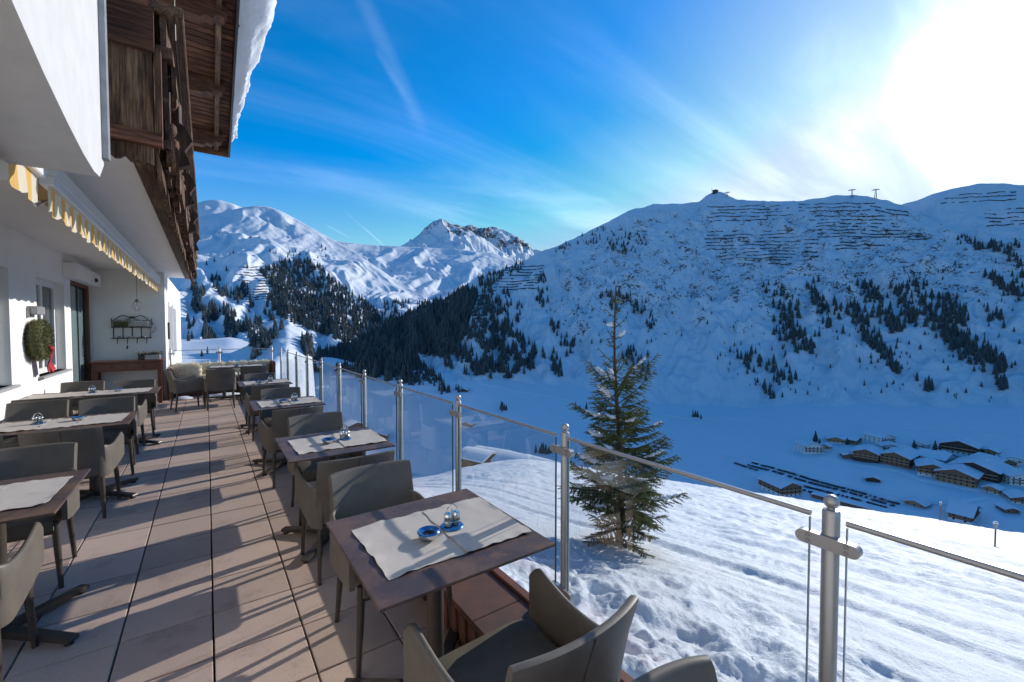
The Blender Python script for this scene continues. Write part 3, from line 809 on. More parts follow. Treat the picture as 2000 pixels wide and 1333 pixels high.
# ------------------------------------------------------------------ avalanche barriers
def barrier(m, x0, y0, x1, y1, label, group, hgt=4.5):
    n = max(2, int(abs(x1 - x0) / 3.0)); run = []
    def flush():
        if len(run) >= 3:
            mb = MB()
            for p, ht in run:
                nrm = Vector((-p.x, -p.y, 0)).normalized(); lean = nrm * 1.1
                mb.v += [tuple(p - Vector((0, 0, .8))), tuple(p + lean + Vector((0, 0, ht))), tuple(p - nrm * .4 + lean + Vector((0, 0, ht))), tuple(p - nrm * .4 - Vector((0, 0, .8)))]
            for k in range(len(run) - 1):
                for q in range(4): mb.f.append((4 * k + q, 4 * k + (q + 1) % 4, 4 * k + 4 + (q + 1) % 4, 4 * k + 4 + q))
            mb.f.append((0, 1, 2, 3)); e = 4 * (len(run) - 1); mb.f.append((e + 3, e + 2, e + 1, e))
            tag(mb.build('avalanche_barrier', M['barrier']), label, 'avalanche barrier', group)
        run.clear()
    gap = 0
    for i in range(n + 1):
        t = i / n; xx = x0 + (x1 - x0) * t
        if gap > 0: gap -= 1; flush(); continue
        if random.random() < .05: gap = 1; flush(); continue
        q = m.hit(xx, y0 + (y1 - y0) * t + 2.2 * float(gnoise(xx / 34, y0 * .045)) + .6 * float(gnoise(xx / 9, y0 * .3)))
        if q is None or (run and (run[-1][0] - Vector(q)).length > 60): flush(); continue
        run.append((Vector(q), hgt * random.uniform(.55, 1.1)))
    flush()
gA = 'barrier rows on the shaded mountain face'
lA = 'dark steel avalanche barrier row across the upper shaded mountain face'
for y in (406, 412, 418, 425, 433): barrier(mA, 1384 + random.uniform(-4, 8), y, 1552 + random.uniform(-30, 10), y - 4, lA, gA, 2.9)
for y in (452, 459, 466): barrier(mA, 1378 + random.uniform(-4, 6), y + 2, 1430 + random.uniform(0, 90), y, lA, gA, 2.9); barrier(mA, 1490 + random.uniform(-10, 6), y, 1560, y - 2, lA, gA, 2.9)
for y in (472.5, 479, 486, 492.5, 499, 505): barrier(mA, 1380 + (y > 490) * 22 + random.uniform(-6, 6), y + 2, 1556 + random.uniform(-14, 8), y - 1, lA, gA, 2.9)
for y in (400, 407, 414): barrier(mA, 1560, y, 1690 + random.uniform(-30, 20), y - 2, lA, gA, 2.9)
for y in (421, 428, 435, 441, 448, 455, 461): barrier(mA, 1572 + random.uniform(-10, 40), y + 2, 1720 + (y - 420) * 2.3 + random.uniform(-10, 10), y + 3, lA, gA, 2.9)
for y in (468, 475): barrier(mA, 1640, y, 1690, y - 2, lA, gA, 2.9); barrier(mA, 1765, y - 6, 1818, y - 8, lA, gA, 2.9)
for y in (470, 478, 486, 494, 502): barrier(mA, 1556, y, 1606 + random.uniform(-10, 4), y, lA, gA, 2.9)
for y in (510, 517): barrier(mA, 1440, y, 1530 + random.uniform(-20, 20), y - 1, lA, gA, 2.9)
for y in (481, 488): barrier(mA, 1625 + random.uniform(0, 20), y, 1720 + random.uniform(-20, 30), y - 2, lA, gA, 2.9)
for y in (404, 411): barrier(mA, 1700, y, 1775, y + 12, lA, gA, 2.9)
gB = 'barrier rows on the rounded ridge'; lB = 'dark steel avalanche barrier row on the rounded ridge behind'
for y in (378, 385, 393): barrier(mB, 1852 - (y - 378), y + 5, 1985, y - 3, lB, gB, 2.4)
for y in (408, 416, 424, 431, 438): barrier(mB, 1915 + random.uniform(-10, 20), y + 4, 2030, y - 2, lB, gB, 2.4)
gL = 'barrier rows beside the valley forest'; lL = 'dark steel avalanche barrier row on the forested spur'
for k in range(9): barrier(mA, 985 - k * 3, 524 + k * 5.6, 1062 - k * 1.5, 520 + k * 5.6, lL, gL, 2.8)
for k in range(7): barrier(mA, 925 - k, 580 + k * 7.5, 962 - k * 2, 578 + k * 7.5, lL, gL, 2.8)
gC = 'barrier rows below the sunlit summit'; lC = 'dark avalanche barrier row on the slope below the sunlit summit'
for k in range(13): barrier(mC, 462 + random.uniform(-4, 14), 522 + k * 5.3, 527 + random.uniform(-6, 6), 523 + k * 5.3, lC, gC, 3.6)

# summit station and cable car towers
q = Vector(mA.hit(1397, 377)); st_ = empty('summit_station', q, 0, 'small dark cable car station on the pointed summit', 'building')
MB().box(-9, 9, -7, 7, -8, 9).build('hall', M['barrier'], st_); MB().box(-11, 11, -9, 9, 9, 10.2).build('roof', M['barrier'], st_)
MB().box(-26, -25.2, -.4, .4, -8, 16).build('mast', M['barrier'], st_)
for px_, py_, h_, lab in ((1420, 381, 14, 'short cable car tower just below the summit station'), (1664, 384, 26, 'cable car tower on the ridge, nearer the summit'), (1710, 385, 28, 'cable car tower on the ridge, farther from the summit')):
    q = mA.hit(px_, py_ + 3)
    if q is None: continue
    t_ = empty('cable_tower', q, rad(-65), lab, 'tower', 'cable car towers on the ridge')
    mb = MB()
    for sx in (-1, 1):
        for sy in (-1, 1): mb.tube([(sx * 3.2, sy * 3.2, -4), (sx * 1.1, sy * 1.1, h_)], .55, 4)
    for k in range(1, 5):
        zz = h_ * k / 5; w_ = 3.0 - 2.0 * k / 5
        mb.box(-w_, w_, -w_ - .2, -w_ + .2, zz - .25, zz + .25); mb.box(-w_, w_, w_ - .2, w_ + .2, zz - .25, zz + .25)
    mb.build('lattice_mast', M['barrier'], t_)
    MB().box(-11, 11, -1.3, 1.3, h_, h_ + 1.5).build('cross_arm', M['barrier'], t_)
    MB().box(-7, 7, -1.0, 1.0, h_ + 2.6, h_ + 3.6).box(-.6, .6, -.6, .6, h_ + 1.5, h_ + 2.6).build('upper_arm', M['barrier'], t_)

# ------------------------------------------------------------------ village
M['h_white'] = pmat('village white render', (.78, .78, .77), (.72, .72, .71), .4, rough=.9)
M['h_brown'] = pmat('village brown timber', (.27, .145, .08), (.18, .095, .055), 1.2, (1, 1, 4), rough=.85)
M['h_tan'] = pmat('village honey timber', (.46, .28, .15), (.34, .20, .11), 1.2, (1, 1, 4), rough=.85)
M['h_dark'] = pmat('village dark timber', (.07, .045, .034), (.05, .034, .026), 1.2, rough=.85)
M['h_win'] = pmat('village window glass', (.025, .03, .04), None, .6, rough=.15)
WIN_ME = MB().box(-.6, .6, -.06, .06, -.65, .65).mesh('window', M['h_win'])
def house(px, py, wpx, name, label, walls=('h_white', 'h_brown'), rot=0.0, depth=1.2, floors=3, pitch=.36, balc=True, pos=None, sink=0.0, snow=1.0, wid=None, split=.34, chim=True):
    p = Vector(pos) if pos is not None else valley_hit(px, py)
    fwd = p.x * _fw[0] + p.y * _fw[1]
    W = wid or wpx * .86 / FPX * fwd
    a = math.atan2(p.x, p.y)
    D = W * depth; FH = max(2.8, min(3.7, W * .13)); H = floors * FH
    hx, hy = W / 2, D / 2
    rt_ = empty(name, (p.x, p.y, p.z - sink), -a + rot, label, 'hut' if W < 9 else 'house', 'buildings of the valley village')
    rt_.location += Vector((math.sin(a), math.cos(a), 0)) * hy * .6
    zs = H * split
    rise = hx * pitch
    ov = min(1.6, W * .09)
    MB().box(-hx, hx, -hy, hy, -5, zs).build('lower_wall', M[walls[0]], rt_)
    poly = [(-hx + .05, zs), (hx - .05, zs), (hx - .05, H), (0, H + rise), (-hx + .05, H)]
    MB().prism(poly, lambda q: (q[0], -hy + .05, q[1]), lambda q: (q[0], hy - .05, q[1])).build('upper_wall', M[walls[1]], rt_)
    mb = MB(); ms = MB()
    zo = H - ov * pitch
    for s in (-1, 1):
        prof = [(s * (hx + ov), zo + .02), (0, H + rise + .02), (0, H + rise + .32), (s * (hx + ov), zo + .3)]
        mb.prism(prof, lambda q: (q[0], -hy - ov, q[1]), lambda q: (q[0], hy + ov, q[1]))
    rf = mb.build('roof', M['h_dark'], rt_)
    th = .75 * snow
    e = hx + ov + .1
    top = [(-e, zo + .31), (-e - .05, zo + .31 + th * .8), (-e * .55, zo + .3 + th + (e * .45) * pitch), (0, H + rise + .3 + th * .8), (e * .55, zo + .3 + th + (e * .45) * pitch), (e + .05, zo + .31 + th * .8), (e, zo + .31), (0, H + rise + .33)]
    ms.prism(top, lambda q: (q[0], -hy - ov - .12, q[1]), lambda q: (q[0], hy + ov + .1, q[1]))
    ms.build('roof_snow', M['snow_roof'], rf, smooth=50)
    if chim:
        MB().box(hx * .3 - .6, hx * .3 + .6, -.6, .6, H, H + rise + 1.6).build('chimney', M['h_white'], rf)
    nw = max(2, int(W / 4.6))
    for fl in range(floors):
        z = FH * .55 + fl * FH
        for i in range(nw):
            x = -hx + W * (i + .5) / nw
            inst('window', WIN_ME, rt_, (x, -hy - .02, z), None, (FH / 2.8,) * 3)
        nd = max(2, int(D / 6))
        for i in range(nd):
            y = -hy + D * (i + .5) / nd
            for s in (-1, 1): inst('window', WIN_ME, rt_, (s * (hx + .02), y, z), (0, 0, PI / 2), (FH / 2.8,) * 3)
        if balc and fl > 0:
            MB().box(-hx * .96, hx * .96, -hy - 1.35, -hy - 1.2, fl * FH - .15, fl * FH + 1.0).box(-hx * .96, hx * .96, -hy - 1.2, -hy - .08, fl * FH - .15, fl * FH).build('balcony', M['h_tan' if walls[1] != 'h_white' else 'h_brown'], rt_)
    return rt_
V_ = [
 (1580, 884, 40, 'guest_house', 'white guest house with brown corner, leftmost of the valley village', ('h_white', 'h_white'), .5, .9, 3),
 (1631, 865, 30, 'chalet', 'honey brown chalet in the back row beside the tall spruce', ('h_white', 'h_tan'), .1, 1.2, 2),
 (1663, 866, 28, 'barn', 'low brown barn adjoining the back row honey chalet', ('h_tan', 'h_brown'), 1.2, 1.0, 2),
 (1716, 866, 38, 'guest_house', 'white guest house in the back row, right of the barn', ('h_white', 'h_white'), .9, 1.1, 3),
 (1738, 880, 32, 'chalet', 'small white chalet in front of the white back row guest house', ('h_white', 'h_white'), .15, 1.0, 2),
 (1694, 899, 46, 'chalet', 'dark red-brown chalet with a broad gable and small annex', ('h_dark', 'h_brown'), -.12, 1.25, 3),
 (1759, 908, 52, 'chalet', 'brown balconied chalet right of the dark red-brown one', ('h_brown', 'h_brown'), -.25, 1.7, 3),
 (1828, 905, 62, 'hotel', 'long white hotel with snowy roof behind the timbered pair', ('h_white', 'h_white'), 1.25, .8, 2),
 (1875, 886, 60, 'hotel', 'dark wide hotel at the back beneath two bare trees', ('h_white', 'h_dark'), -.1, 1.0, 3),
 (1818, 929, 50, 'hotel', 'white and brown hotel half joined to the large balconied one', ('h_white', 'h_brown'), .1, 1.2, 3),
 (1872, 945, 66, 'hotel', 'large tan hotel with stacked timber balconies', ('h_tan', 'h_brown'), -.16, 1.0, 3),
 (1912, 933, 80, 'hotel', 'very wide dark hotel with white window bays and huge snowy roof', ('h_dark', 'h_dark'), -.2, 1.2, 3),
 (1940, 912, 48, 'chalet', 'snow-roofed house behind the very wide dark hotel', ('h_white', 'h_brown'), .9, 1.1, 2),
 (1984, 946, 52, 'hotel', 'white block with dark gable at the right edge of the village', ('h_white', 'h_white'), .5, 1.2, 3),
 (1704, 940, 26, 'hay_hut', 'lone dark hay hut on the open snowfield', ('h_dark', 'h_dark'), .1, .8, 1),
 (1791, 989, 36, 'stable', 'small tan stable with a thick snow cap below the snowfield', ('h_tan', 'h_tan'), -.3, .9, 1),
 (1882, 1014, 88, 'long_barn', 'long brown barn with bright snow roof close to the slope edge', ('h_white', 'h_brown'), 1.42, .42, 2),
 (1995, 984, 44, 'chalet', 'brown chalet cut off by the right frame edge beyond the long barn', ('h_white', 'h_brown'), .3, 1.0, 2),
 (1522, 966, 56, 'chalet', 'white and red-brown chalet peeking over the slope beside the car park', ('h_white', 'h_brown'), .75, 1.2, 3),
 (692, 838, 34, 'chalet', 'brown chalet low in the valley seen through the glass, farther left', ('h_tan', 'h_brown'), .3, 1.2, 2),
 (742, 858, 36, 'chalet', 'brown chalet low in the valley seen through the glass, nearest the slope', ('h_tan', 'h_brown'), -.2, 1.1, 2),
 (700, 866, 34, 'chalet', 'tan chalet beneath the farther left one seen through the glass', ('h_tan', 'h_tan'), .2, 1.1, 2),
 (650, 822, 30, 'chalet', 'dark chalet farthest up the valley seen through the glass', ('h_white', 'h_brown'), .2, 1.1, 2),
 (915, 832, 26, 'barn', 'low brown barn on a snow terrace in the valley bottom', ('h_brown', 'h_brown'), -.6, .8, 1),
 (908, 765, 16, 'hay_hut', 'tiny dark hay hut beside a spruce below the forest', ('h_dark', 'h_dark'), -.3, 1.0, 1),
 (1612, 879, 20, 'chalet', 'tiny honey chalet just right of the leftmost guest house', ('h_white', 'h_tan'), -.2, 1.1, 2),
 (1655, 893, 22, 'shed', 'low brown shed left of the dark red-brown chalet', ('h_brown', 'h_brown'), .3, 1.2, 1),
 (1768, 884, 24, 'chalet', 'small honey chalet between the small white chalet and the middle spruce', ('h_white', 'h_tan'), .4, 1.1, 2),
 (1800, 876, 22, 'chalet', 'small white chalet behind the long white hotel', ('h_white', 'h_white'), -.3, 1.1, 2),
 (1845, 897, 24, 'chalet', 'small tan chalet in front of the dark back hotel', ('h_white', 'h_tan'), .2, 1.1, 2),
 (1935, 890, 26, 'chalet', 'small honey chalet right of the dark back hotel', ('h_white', 'h_tan'), -.2, 1.1, 2),
 (1975, 905, 28, 'chalet', 'white chalet at the upper right end of the village', ('h_white', 'h_white'), .2, 1.1, 2),
 (1940, 965, 26, 'chalet', 'small tan chalet below the very wide dark hotel', ('h_white', 'h_tan'), -.3, 1.0, 2),
 (1968, 1000, 26, 'shed', 'low brown shed right of the long barn', ('h_brown', 'h_brown'), .5, 1.2, 1),
]
for px_, py_, w_, nm, lab, wl, ro, dp, fl in V_:
    house(px_, py_, w_, nm, lab, wl, ro, dp, fl, balc=(fl > 1 and wl[1] != 'h_dark' or nm == 'hotel'), chim=nm not in ('hay_hut', 'stable', 'long_barn', 'barn', 'shed'))
# huts just below the brow of the near slope: only their snowy roofs show
for (px_, py_, r_, w_, ro, lab) in ((935, 884, 96, 6.0, .9, 'snow-buried hut roof under the slope edge, leftmost of four'), (958, 882, 104, 6.5, 1.0, 'snow-buried hut roof under the slope edge, second of four'), (1010, 894, 92, 6.5, .9, 'snow-buried hut roof under the slope edge, third of four'), (1045, 899, 90, 5.5, .9, 'snow-buried hut roof under the slope edge, beside the spruce')):
    a, t = bearing(px_, py_)
    zt = CAM_H + r_ * t
    house(0, 0, 0, 'hut', lab, ('h_brown', 'h_brown'), ro, 1.1, 1, .34, False, (r_ * math.sin(rad(a)), r_ * math.cos(rad(a)), zt - 4.4), 0, .8, w_, chim=False)
# low snow-topped roof beyond the brow, by the car park
for k_, (px_, py_, w_, lab) in enumerate(((1675, 992, 150, 'long low building with a snow-filled flat roof at the slope edge'),)):
    p = valley_hit(px_, py_); fwd = p.x * _fw[0] + p.y * _fw[1]; W = w_ / FPX * fwd; a = math.atan2(p.x, p.y)
    e_ = empty('flat_roof_hall', p, -a - .22, lab, 'building')
    MB().box(-W / 2, W / 2, -6, 6, -6, 3.2).build('wall', M['h_brown'], e_)
    r_ = MB().box(-W / 2 - .6, W / 2 + .6, -6.8, 6.8, 3.2, 3.6).build('roof', M['h_dark'], e_)
    MB().box(-W / 2 - .5, W / 2 + .5, -6.7, 6.7, 3.62, 4.9, .35).build('roof_snow', M['snow_roof'], r_)
# trees by the houses
for px_, py_, h_, lab in ((1593, 864, 17, 'tall spruce beside the leftmost guest house'), (1655, 869, 11, 'short spruce between chalet and barn'), (1785, 880, 15, 'spruce in the middle of the village back row'), (1826, 886, 18, 'broad spruce left of the wide dark hotel'), (1601, 868, 9, 'small spruce next to the tallest village spruce'), (1835, 884, 12, 'smaller spruce beside the broad one')):
    p = valley_hit(px_, py_)
    e_ = empty('spruce_tree', p, 0, lab, 'tree')
    inst('crown', tree_me[1], e_, (0, 0, h_ * .06), None, (h_ * 1.15, h_ * 1.15, h_))
    MB().tube([(0, 0, -1), (0, 0, h_ * .3)], .25, 6).build('trunk', M['bark'], e_)
for px_, py_, h_, lab in ((1918, 892, 12, 'bare frosted tree beside the dark wide hotel'), (1905, 886, 10, 'smaller bare frosted tree against the dark wide hotel')):
    p = valley_hit(px_, py_); e_ = empty('bare_tree', p, 0, lab, 'tree')
    mb = MB(); rr_ = random.Random(int(px_))
    MB().tube([(0, 0, -1), (.1, 0, h_ * .5)], [.25, .14], 6).build('trunk', M['bark'], e_)
    for _ in range(60):
        t = rr_.uniform(0, 6.28); z0 = rr_.uniform(.25, .6) * h_; l_ = rr_.uniform(.2, .42) * h_
        p1 = Vector((math.cos(t) * l_ * .7, math.sin(t) * l_ * .7, z0 + l_ * .8))
        mb.tube([(0, 0, z0), p1], [.09, .03], 3)
        for _ in range(5):
            q = Vector((0, 0, z0)).lerp(p1, rr_.uniform(.4, 1)); mb.tube([q, q + Vector((rr_.uniform(-1, 1), rr_.uniform(-1, 1), rr_.uniform(.2, 1.2)))], [.04, .015], 3)
    mb.build('crown', M['branch'], e_)

# parked cars
car_mats = [pmat('car paint black', (.012, .012, .014), None, 2, rough=.4), pmat('car paint navy', (.015, .022, .045), None, 2, rough=.4), pmat('car paint grey', (.07, .07, .075), None, 2, rough=.4), pmat('car paint silver', (.3, .3, .31), None, 2, rough=.35)]
def car_mesh(m_):
    mb = MB()
    side = [(-2.15, .35), (2.15, .35), (2.2, .75), (1.3, .92), (.75, 1.42), (-1.2, 1.46), (-1.9, .98), (-2.2, .9)]
    mb.prism(side, lambda q: (q[0], -.85, q[1]), lambda q: (q[0], .85, q[1]))
    for sx in (-1.35, 1.35):
        for sy in (-.78, .78): mb.tube([(sx, sy - .1, .32), (sx, sy + .1, .32)], .32, 8)
    return mb.mesh('parked_car', m_)
car_me = [car_mesh(m_) for m_ in car_mats]
rows = [((1436, 906), (1478, 920), 14), ((1470, 905), (1512, 917), 13), ((1517, 919), (1755, 986), 78), ((1462, 910), (1745, 990), 84), ((1548, 945), (1735, 995), 56), ((1562, 957), (1610, 972), 14)]
rows_lab = ['dark car in the short outer row at the far end of the car park', 'dark car in the inner short row at the far end of the car park', 'dark car in the far long row of the valley car park', 'dark car in the middle long row of the valley car park', 'dark car in the near long row of the valley car park', 'dark car in the short row beside the red-brown chalet']
for (a0, a1, n_), lab in zip(rows, rows_lab):
    p0, p1 = valley_hit(*a0), valley_hit(*a1)
    d = (p1 - p0); ang = math.atan2(d.y, d.x) + PI / 2
    n_ = int(n_ * .8)
    for i in range(n_):
        if random.random() < .1: continue
        t = (i + random.uniform(-.15, .15)) / max(1, n_ - 1)
        q = p0.lerp(p1, min(1, max(0, t))); aa = math.degrees(math.atan2(q.x, q.y))
        z = float(valley_z(aa, math.hypot(q.x, q.y))) + float(fbm(q.x * .012, q.y * .012, 4)) * 1.6
        tag(inst('parked_car', car_me[random.choices(range(4), (5, 4, 3, 1))[0]], None, (q.x, q.y, z + .12), (0, 0, ang + random.choice((0, PI)) + random.uniform(-.05, .05)), (1.06,) * 3), lab, 'car', lab.replace('dark car in', 'cars parked in'))

# lamp posts on the slope edge
for (px_, py_, r_, h_, lab) in ((1943, 1075, 29, 1.25, 'short snow-capped lamp post on the edge of the sunlit slope'), (1836, 1018, 56, 1.7, 'distant snow-capped lamp post by the long barn')):
    a, t = bearing(px_, py_); x, y = r_ * math.sin(rad(a)), r_ * math.cos(rad(a))
    zz = float(near_z(np.array(x), np.array(y))) + float(near_detail(np.array(x), np.array(y)))
    e_ = empty('lamp_post', (x, y, zz), 0, lab, 'lamp post')
    k = h_
    MB().tube([(0, 0, -.4), (0, 0, k * .78)], .03, 8).build('post', M['door_wood'], e_)
    MB().lathe([(.001, k * .76), (.06, k * .78), (.085, k * .95), (.001, k * .96)], 8).build('lantern', M['grey_lamp'], e_)
    MB().sphere((0, 0, k * .99), .095, 10, 6, (1, 1, .6)).build('snow_cap', M['snow_roof'], e_, smooth=60)

def valley_road(pts, w, label):
    P = []
    for (a0, b0), (a1, b1) in zip(pts[:-1], pts[1:]):
        for k in range(10):
            P.append(valley_hit(a0 + (a1 - a0) * k / 10, b0 + (b1 - b0) * k / 10))
    P.append(valley_hit(*pts[-1])); V = []
    for i, p in enumerate(P):
        d = (P[min(i + 1, len(P) - 1)] - P[max(0, i - 1)]); d.z = 0; d.normalize(); n_ = Vector((-d.y, d.x, 0))
        for o, hgt in ((-w * .5 - 1.4, -.5), (-w * .5 - .5, .9), (-w * .5, .28), (w * .5, .28), (w * .5 + .5, .9), (w * .5 + 1.4, -.5)):
            q = p + n_ * o; zz = float(valley_z(math.degrees(math.atan2(q.x, q.y)), math.hypot(q.x, q.y))) + float(fbm(q.x * .012, q.y * .012, 4)) * 1.6
            V.append((q.x, q.y, zz + hgt + .25))
    tag(inst('road', np_mesh('road', np.array(V), grid_faces(len(P), 6), M['road_snow'])), label, kind='structure')
M['road_snow'] = pmat('packed road snow', (.76, .79, .82), (.70, .73, .77), .3, rough=.8)
valley_road([(1330, 862), (1400, 880), (1450, 897), (1560, 925), (1660, 952), (1760, 978), (1830, 985), (1930, 975)], 5.5, 'ploughed snow road past the car park to the village')
valley_road([(1605, 893), (1680, 908), (1760, 922), (1800, 938), (1900, 958), (1990, 965)], 4.5, 'ploughed lane along the lower edge of the village')
valley_road([(930, 748), (1040, 770), (1150, 790), (1330, 815), (1560, 825), (1800, 838), (1995, 852)], 3.0, 'thin ski track crossing the shaded valley floor')

# ------------------------------------------------------------------ terrace floor
T0, T1 = -2.2, 13.3
fl = MB().box(-2.2, 1.12, T0, T1, -.6, -.032).build('terrace_floor', M['joint'])
tag(fl, 'terrace floor of square rosy concrete pavers', kind='structure')
tm = MB().box(-.1955, .1955, -.1948, .1948, -.03, 0, .003).mesh('floor_tile', M['tile'])
for ix in range(-5, 3):
    for iy in range(-1, 33):
        cx, cy_ = .2 + .4 * ix, .16 + .2 + .4 * iy
        if cx > 1.1: continue
        inst('floor_tile', tm, fl, (cx, cy_, random.uniform(-.0012, .0012)), (random.uniform(-.0015, .0015), random.uniform(-.0015, .0015), random.choice((0, PI))))
# rusty steel trough along the glass
ct = empty('steel_planter_box', (0, 0, 0), 0, 'low rust-brown steel box running along the glass railing', 'planter')
for k in range(8):
    y0 = -2.0 + k * 1.9
    MB().box(1.03, 1.33, y0 + .002, y0 + 1.898, .17, .2, .004).build('cover_sheet', M['corten'], ct)
MB().box(1.045, 1.06, -2.0, 13.2, -.02, .17).build('side_panel', M['corten'], ct)
slm = MB().box(1.028, 1.044, -.03, .03, -.01, .168, .003).mesh('slat', M['corten'])
for k in range(120):
    y = -.5 + k * .1
    if y < 12: inst('slat', slm, ct, (0, y, 0))
MB().box(1.336, 1.385, -2.0, 13.2, .12, .215, .004).build('outer_lip', M['corten_lip'], ct)
MB().box(1.06, 1.385, -2.0, 13.2, -1.6, .118).build('inner_box', M['joint'], ct)

# ------------------------------------------------------------------ glass balustrade
def balustrade(rt_, pts, z_top, skip_first=False):
    """posts along pts (list of (x, y)); glass panes between them"""
    post_me = MB().lathe([(.0225, -.55), (.0225, 1.085), (.019, 1.092), (.010, 1.095), (.010, 1.100)], 18).mesh('post', M['steel'], 40)
    ball = MB().sphere((0, 0, 1.116), .0205, 16, 10).mesh('ball_cap', M['steel'], 60)
    clamp = MB()
    n = 8
    pl_ = [(-.062 + .019 * math.cos(PI / 2 + PI * i / n), .019 * math.sin(PI / 2 + PI * i / n)) for i in range(n + 1)] + [(.062 + .019 * math.cos(-PI / 2 + PI * i / n), .019 * math.sin(-PI / 2 + PI * i / n)) for i in range(n + 1)]
    clamp.prism(pl_, lambda q: (-.012, q[0], q[1]), lambda q: (.014, q[0], q[1]))
    clamp_me = clamp.mesh('glass_clamp', M['steel'], 30)
    bolt_me = MB().tube([(-.018, 0, 0), (-.010, 0, 0)], .0065, 10).mesh('bolt', M['grey_lamp'], 30)
    for i, (x, y) in enumerate(pts):
        j = i + 1 if i + 1 < len(pts) else i - 1
        d = Vector((pts[j][0] - x, pts[j][1] - y, 0)); ang = math.atan2(d.y, d.x) - PI / 2
        if i + 1 == len(pts): ang += PI
        p = inst('post', post_me, rt_, (x, y, 0), (0, 0, ang))
        inst('ball_cap', ball, p)
        for zc in (1.0, .27):
            inst('glass_clamp', clamp_me, p, (-.0235, 0, zc))
            if zc > .5:
                for yb in (-.048, .048):
                    for zb in (-.009, .009): inst('bolt', bolt_me, p, (-.0215, yb, zc + zb))
    for i in range(len(pts) - 1):
        a, b = Vector((*pts[i], 0)), Vector((*pts[i + 1], 0))
        d = (b - a).normalized(); nrm = Vector((-d.y, d.x, 0))
        L_ = (b - a).length
        gp = MB().obox((0, 0, .605), d * (L_ / 2 - .048), nrm * .0005, (0, 0, .455)).build('glass_pane', M['glass'], rt_)
        mid_ = (a + b) / 2 + nrm * .022
        gp.location = mid_
        for s in (-1, 1): MB().obox(d * s * (L_ / 2 - .0465) + Vector((0, 0, .605)), d * .0012, nrm * .005, (0, 0, .455)).build('pane_edge', M['glass_edge'], gp)
        q0, q1 = a + d * .045 + nrm * .022, b - d * .045 + nrm * .022
        MB().tube([q0 + Vector((0, 0, z_top)), q1 + Vector((0, 0, z_top))], .0085, 10).build('top_rail', M['steel'], rt_, smooth=40)
br = empty('glass_balustrade', (0, 0, 0), 0, 'long glass railing with round steel posts along the valley side', 'railing')
ys = [.49 + 1.163 * k for k in range(-2, 11)]
balustrade(br, [(1.5, y) for y in ys], 1.072)
ye = ys[-1]
bf = empty('glass_balustrade', (0, 0, 0), 0, 'short glass railing behind the sheepskin bench', 'railing')
balustrade(bf, [(1.42, 13.25), (.25, 13.25), (-.72, 13.25)], 1.072)

# ------------------------------------------------------------------ hotel building
WX = -1.95
bld = empty('hotel_building', (0, 0, 0), 0, 'white plastered hotel with carved wooden balcony and snowy roof', 'building')
wins = [(5.2, 7.8, .93, 2.35), (8.85, 10.3, .93, 2.35), (2.0, 4.2, .93, 2.35)]
mb = MB()
mb.box(WX - .35, WX, -3, 2.0, -.5, 2.86).box(WX - .35, WX, 4.2, 5.2, -.5, 2.86).box(WX - .35, WX, 7.8, 8.85, -.5, 2.86).box(WX - .35, WX, 10.3, 10.72, -.5, 2.86)
for y0, y1, z0, z1 in wins:
    mb.box(WX - .35, WX - .001, y0, y1, -.5, z0).box(WX - .35, WX - .001, y0, y1, z1, 2.86)
mb.box(WX - .35, WX - .001, 10.72, 12.45, 2.52, 2.86)
mb.build('ground_floor_wall', M['plaster_smooth'], bld)
for y0, y1, z0, z1 in wins:
    w_ = MB().box(WX - .17, WX - .11, y0, y0 + .07, z0, z1).box(WX - .17, WX - .11, y1 - .07, y1, z0, z1).box(WX - .17, WX - .11, y0 + .07, y1 - .07, z0, z0 + .08).box(WX - .17, WX - .11, y0 + .07, y1 - .07, z1 - .08, z1).box(WX - .17, WX - .11, (y0 + y1) / 2 - .05, (y0 + y1) / 2 + .05, z0 + .08, z1 - .08).build('window', M['white_frame'], bld)
    ym = (y0 + y1) / 2
    for a_, b_ in ((y0 + .07, ym - .05), (ym + .05, y1 - .07)):
        MB().box(WX - .152, WX - .138, a_, b_, z0 + .08, z1 - .08).build('pane', M['pane_dark'], w_)
    MB().box(WX - .14, WX + .06, y0 - .05, y1 + .05, z0 - .035, z0, .004).build('window_sill', M['sill'], w_)
# sliding door
dr = MB().box(WX - .16, WX - .03, 10.74, 10.92, 0, 2.5).box(WX - .16, WX - .04, 12.33, 12.44, 0, 2.5).box(WX - .16, WX - .04, 10.92, 12.33, 2.42, 2.5).build('sliding_door', M['door_wood'], bld)
for y0, y1, xo in ((10.93, 11.62, -.09), (11.58, 12.32, -.12)):
    MB().box(WX + xo, WX + xo + .012, y0, y1, .04, 2.4).build('door_pane', M['door_glass'], dr)
    MB().box(WX + xo - .012, WX + xo + .028, y0, y0 + .035, .0, 2.42).box(WX + xo - .012, WX + xo + .028, y1 - .035, y1, .0, 2.42).build('door_stile', M['black'], dr)
ob = MB().box(WX + .002, WX + .17, 10.25, 12.3, 2.46, 2.72, .01).build('door_drive_box', M['white_frame'], bld)
MB().sphere((WX + .18, 11.75, 2.56), .055, 12, 8, (.6, 1.1, .8)).build('motion_sensor', M['black'], ob, smooth=60)
# interior dark behind glazing
MB().box(-2.6, -2.5, -3, 12.6, 0, 2.86).build('inner_wall', M['plaster_smooth'], bld)
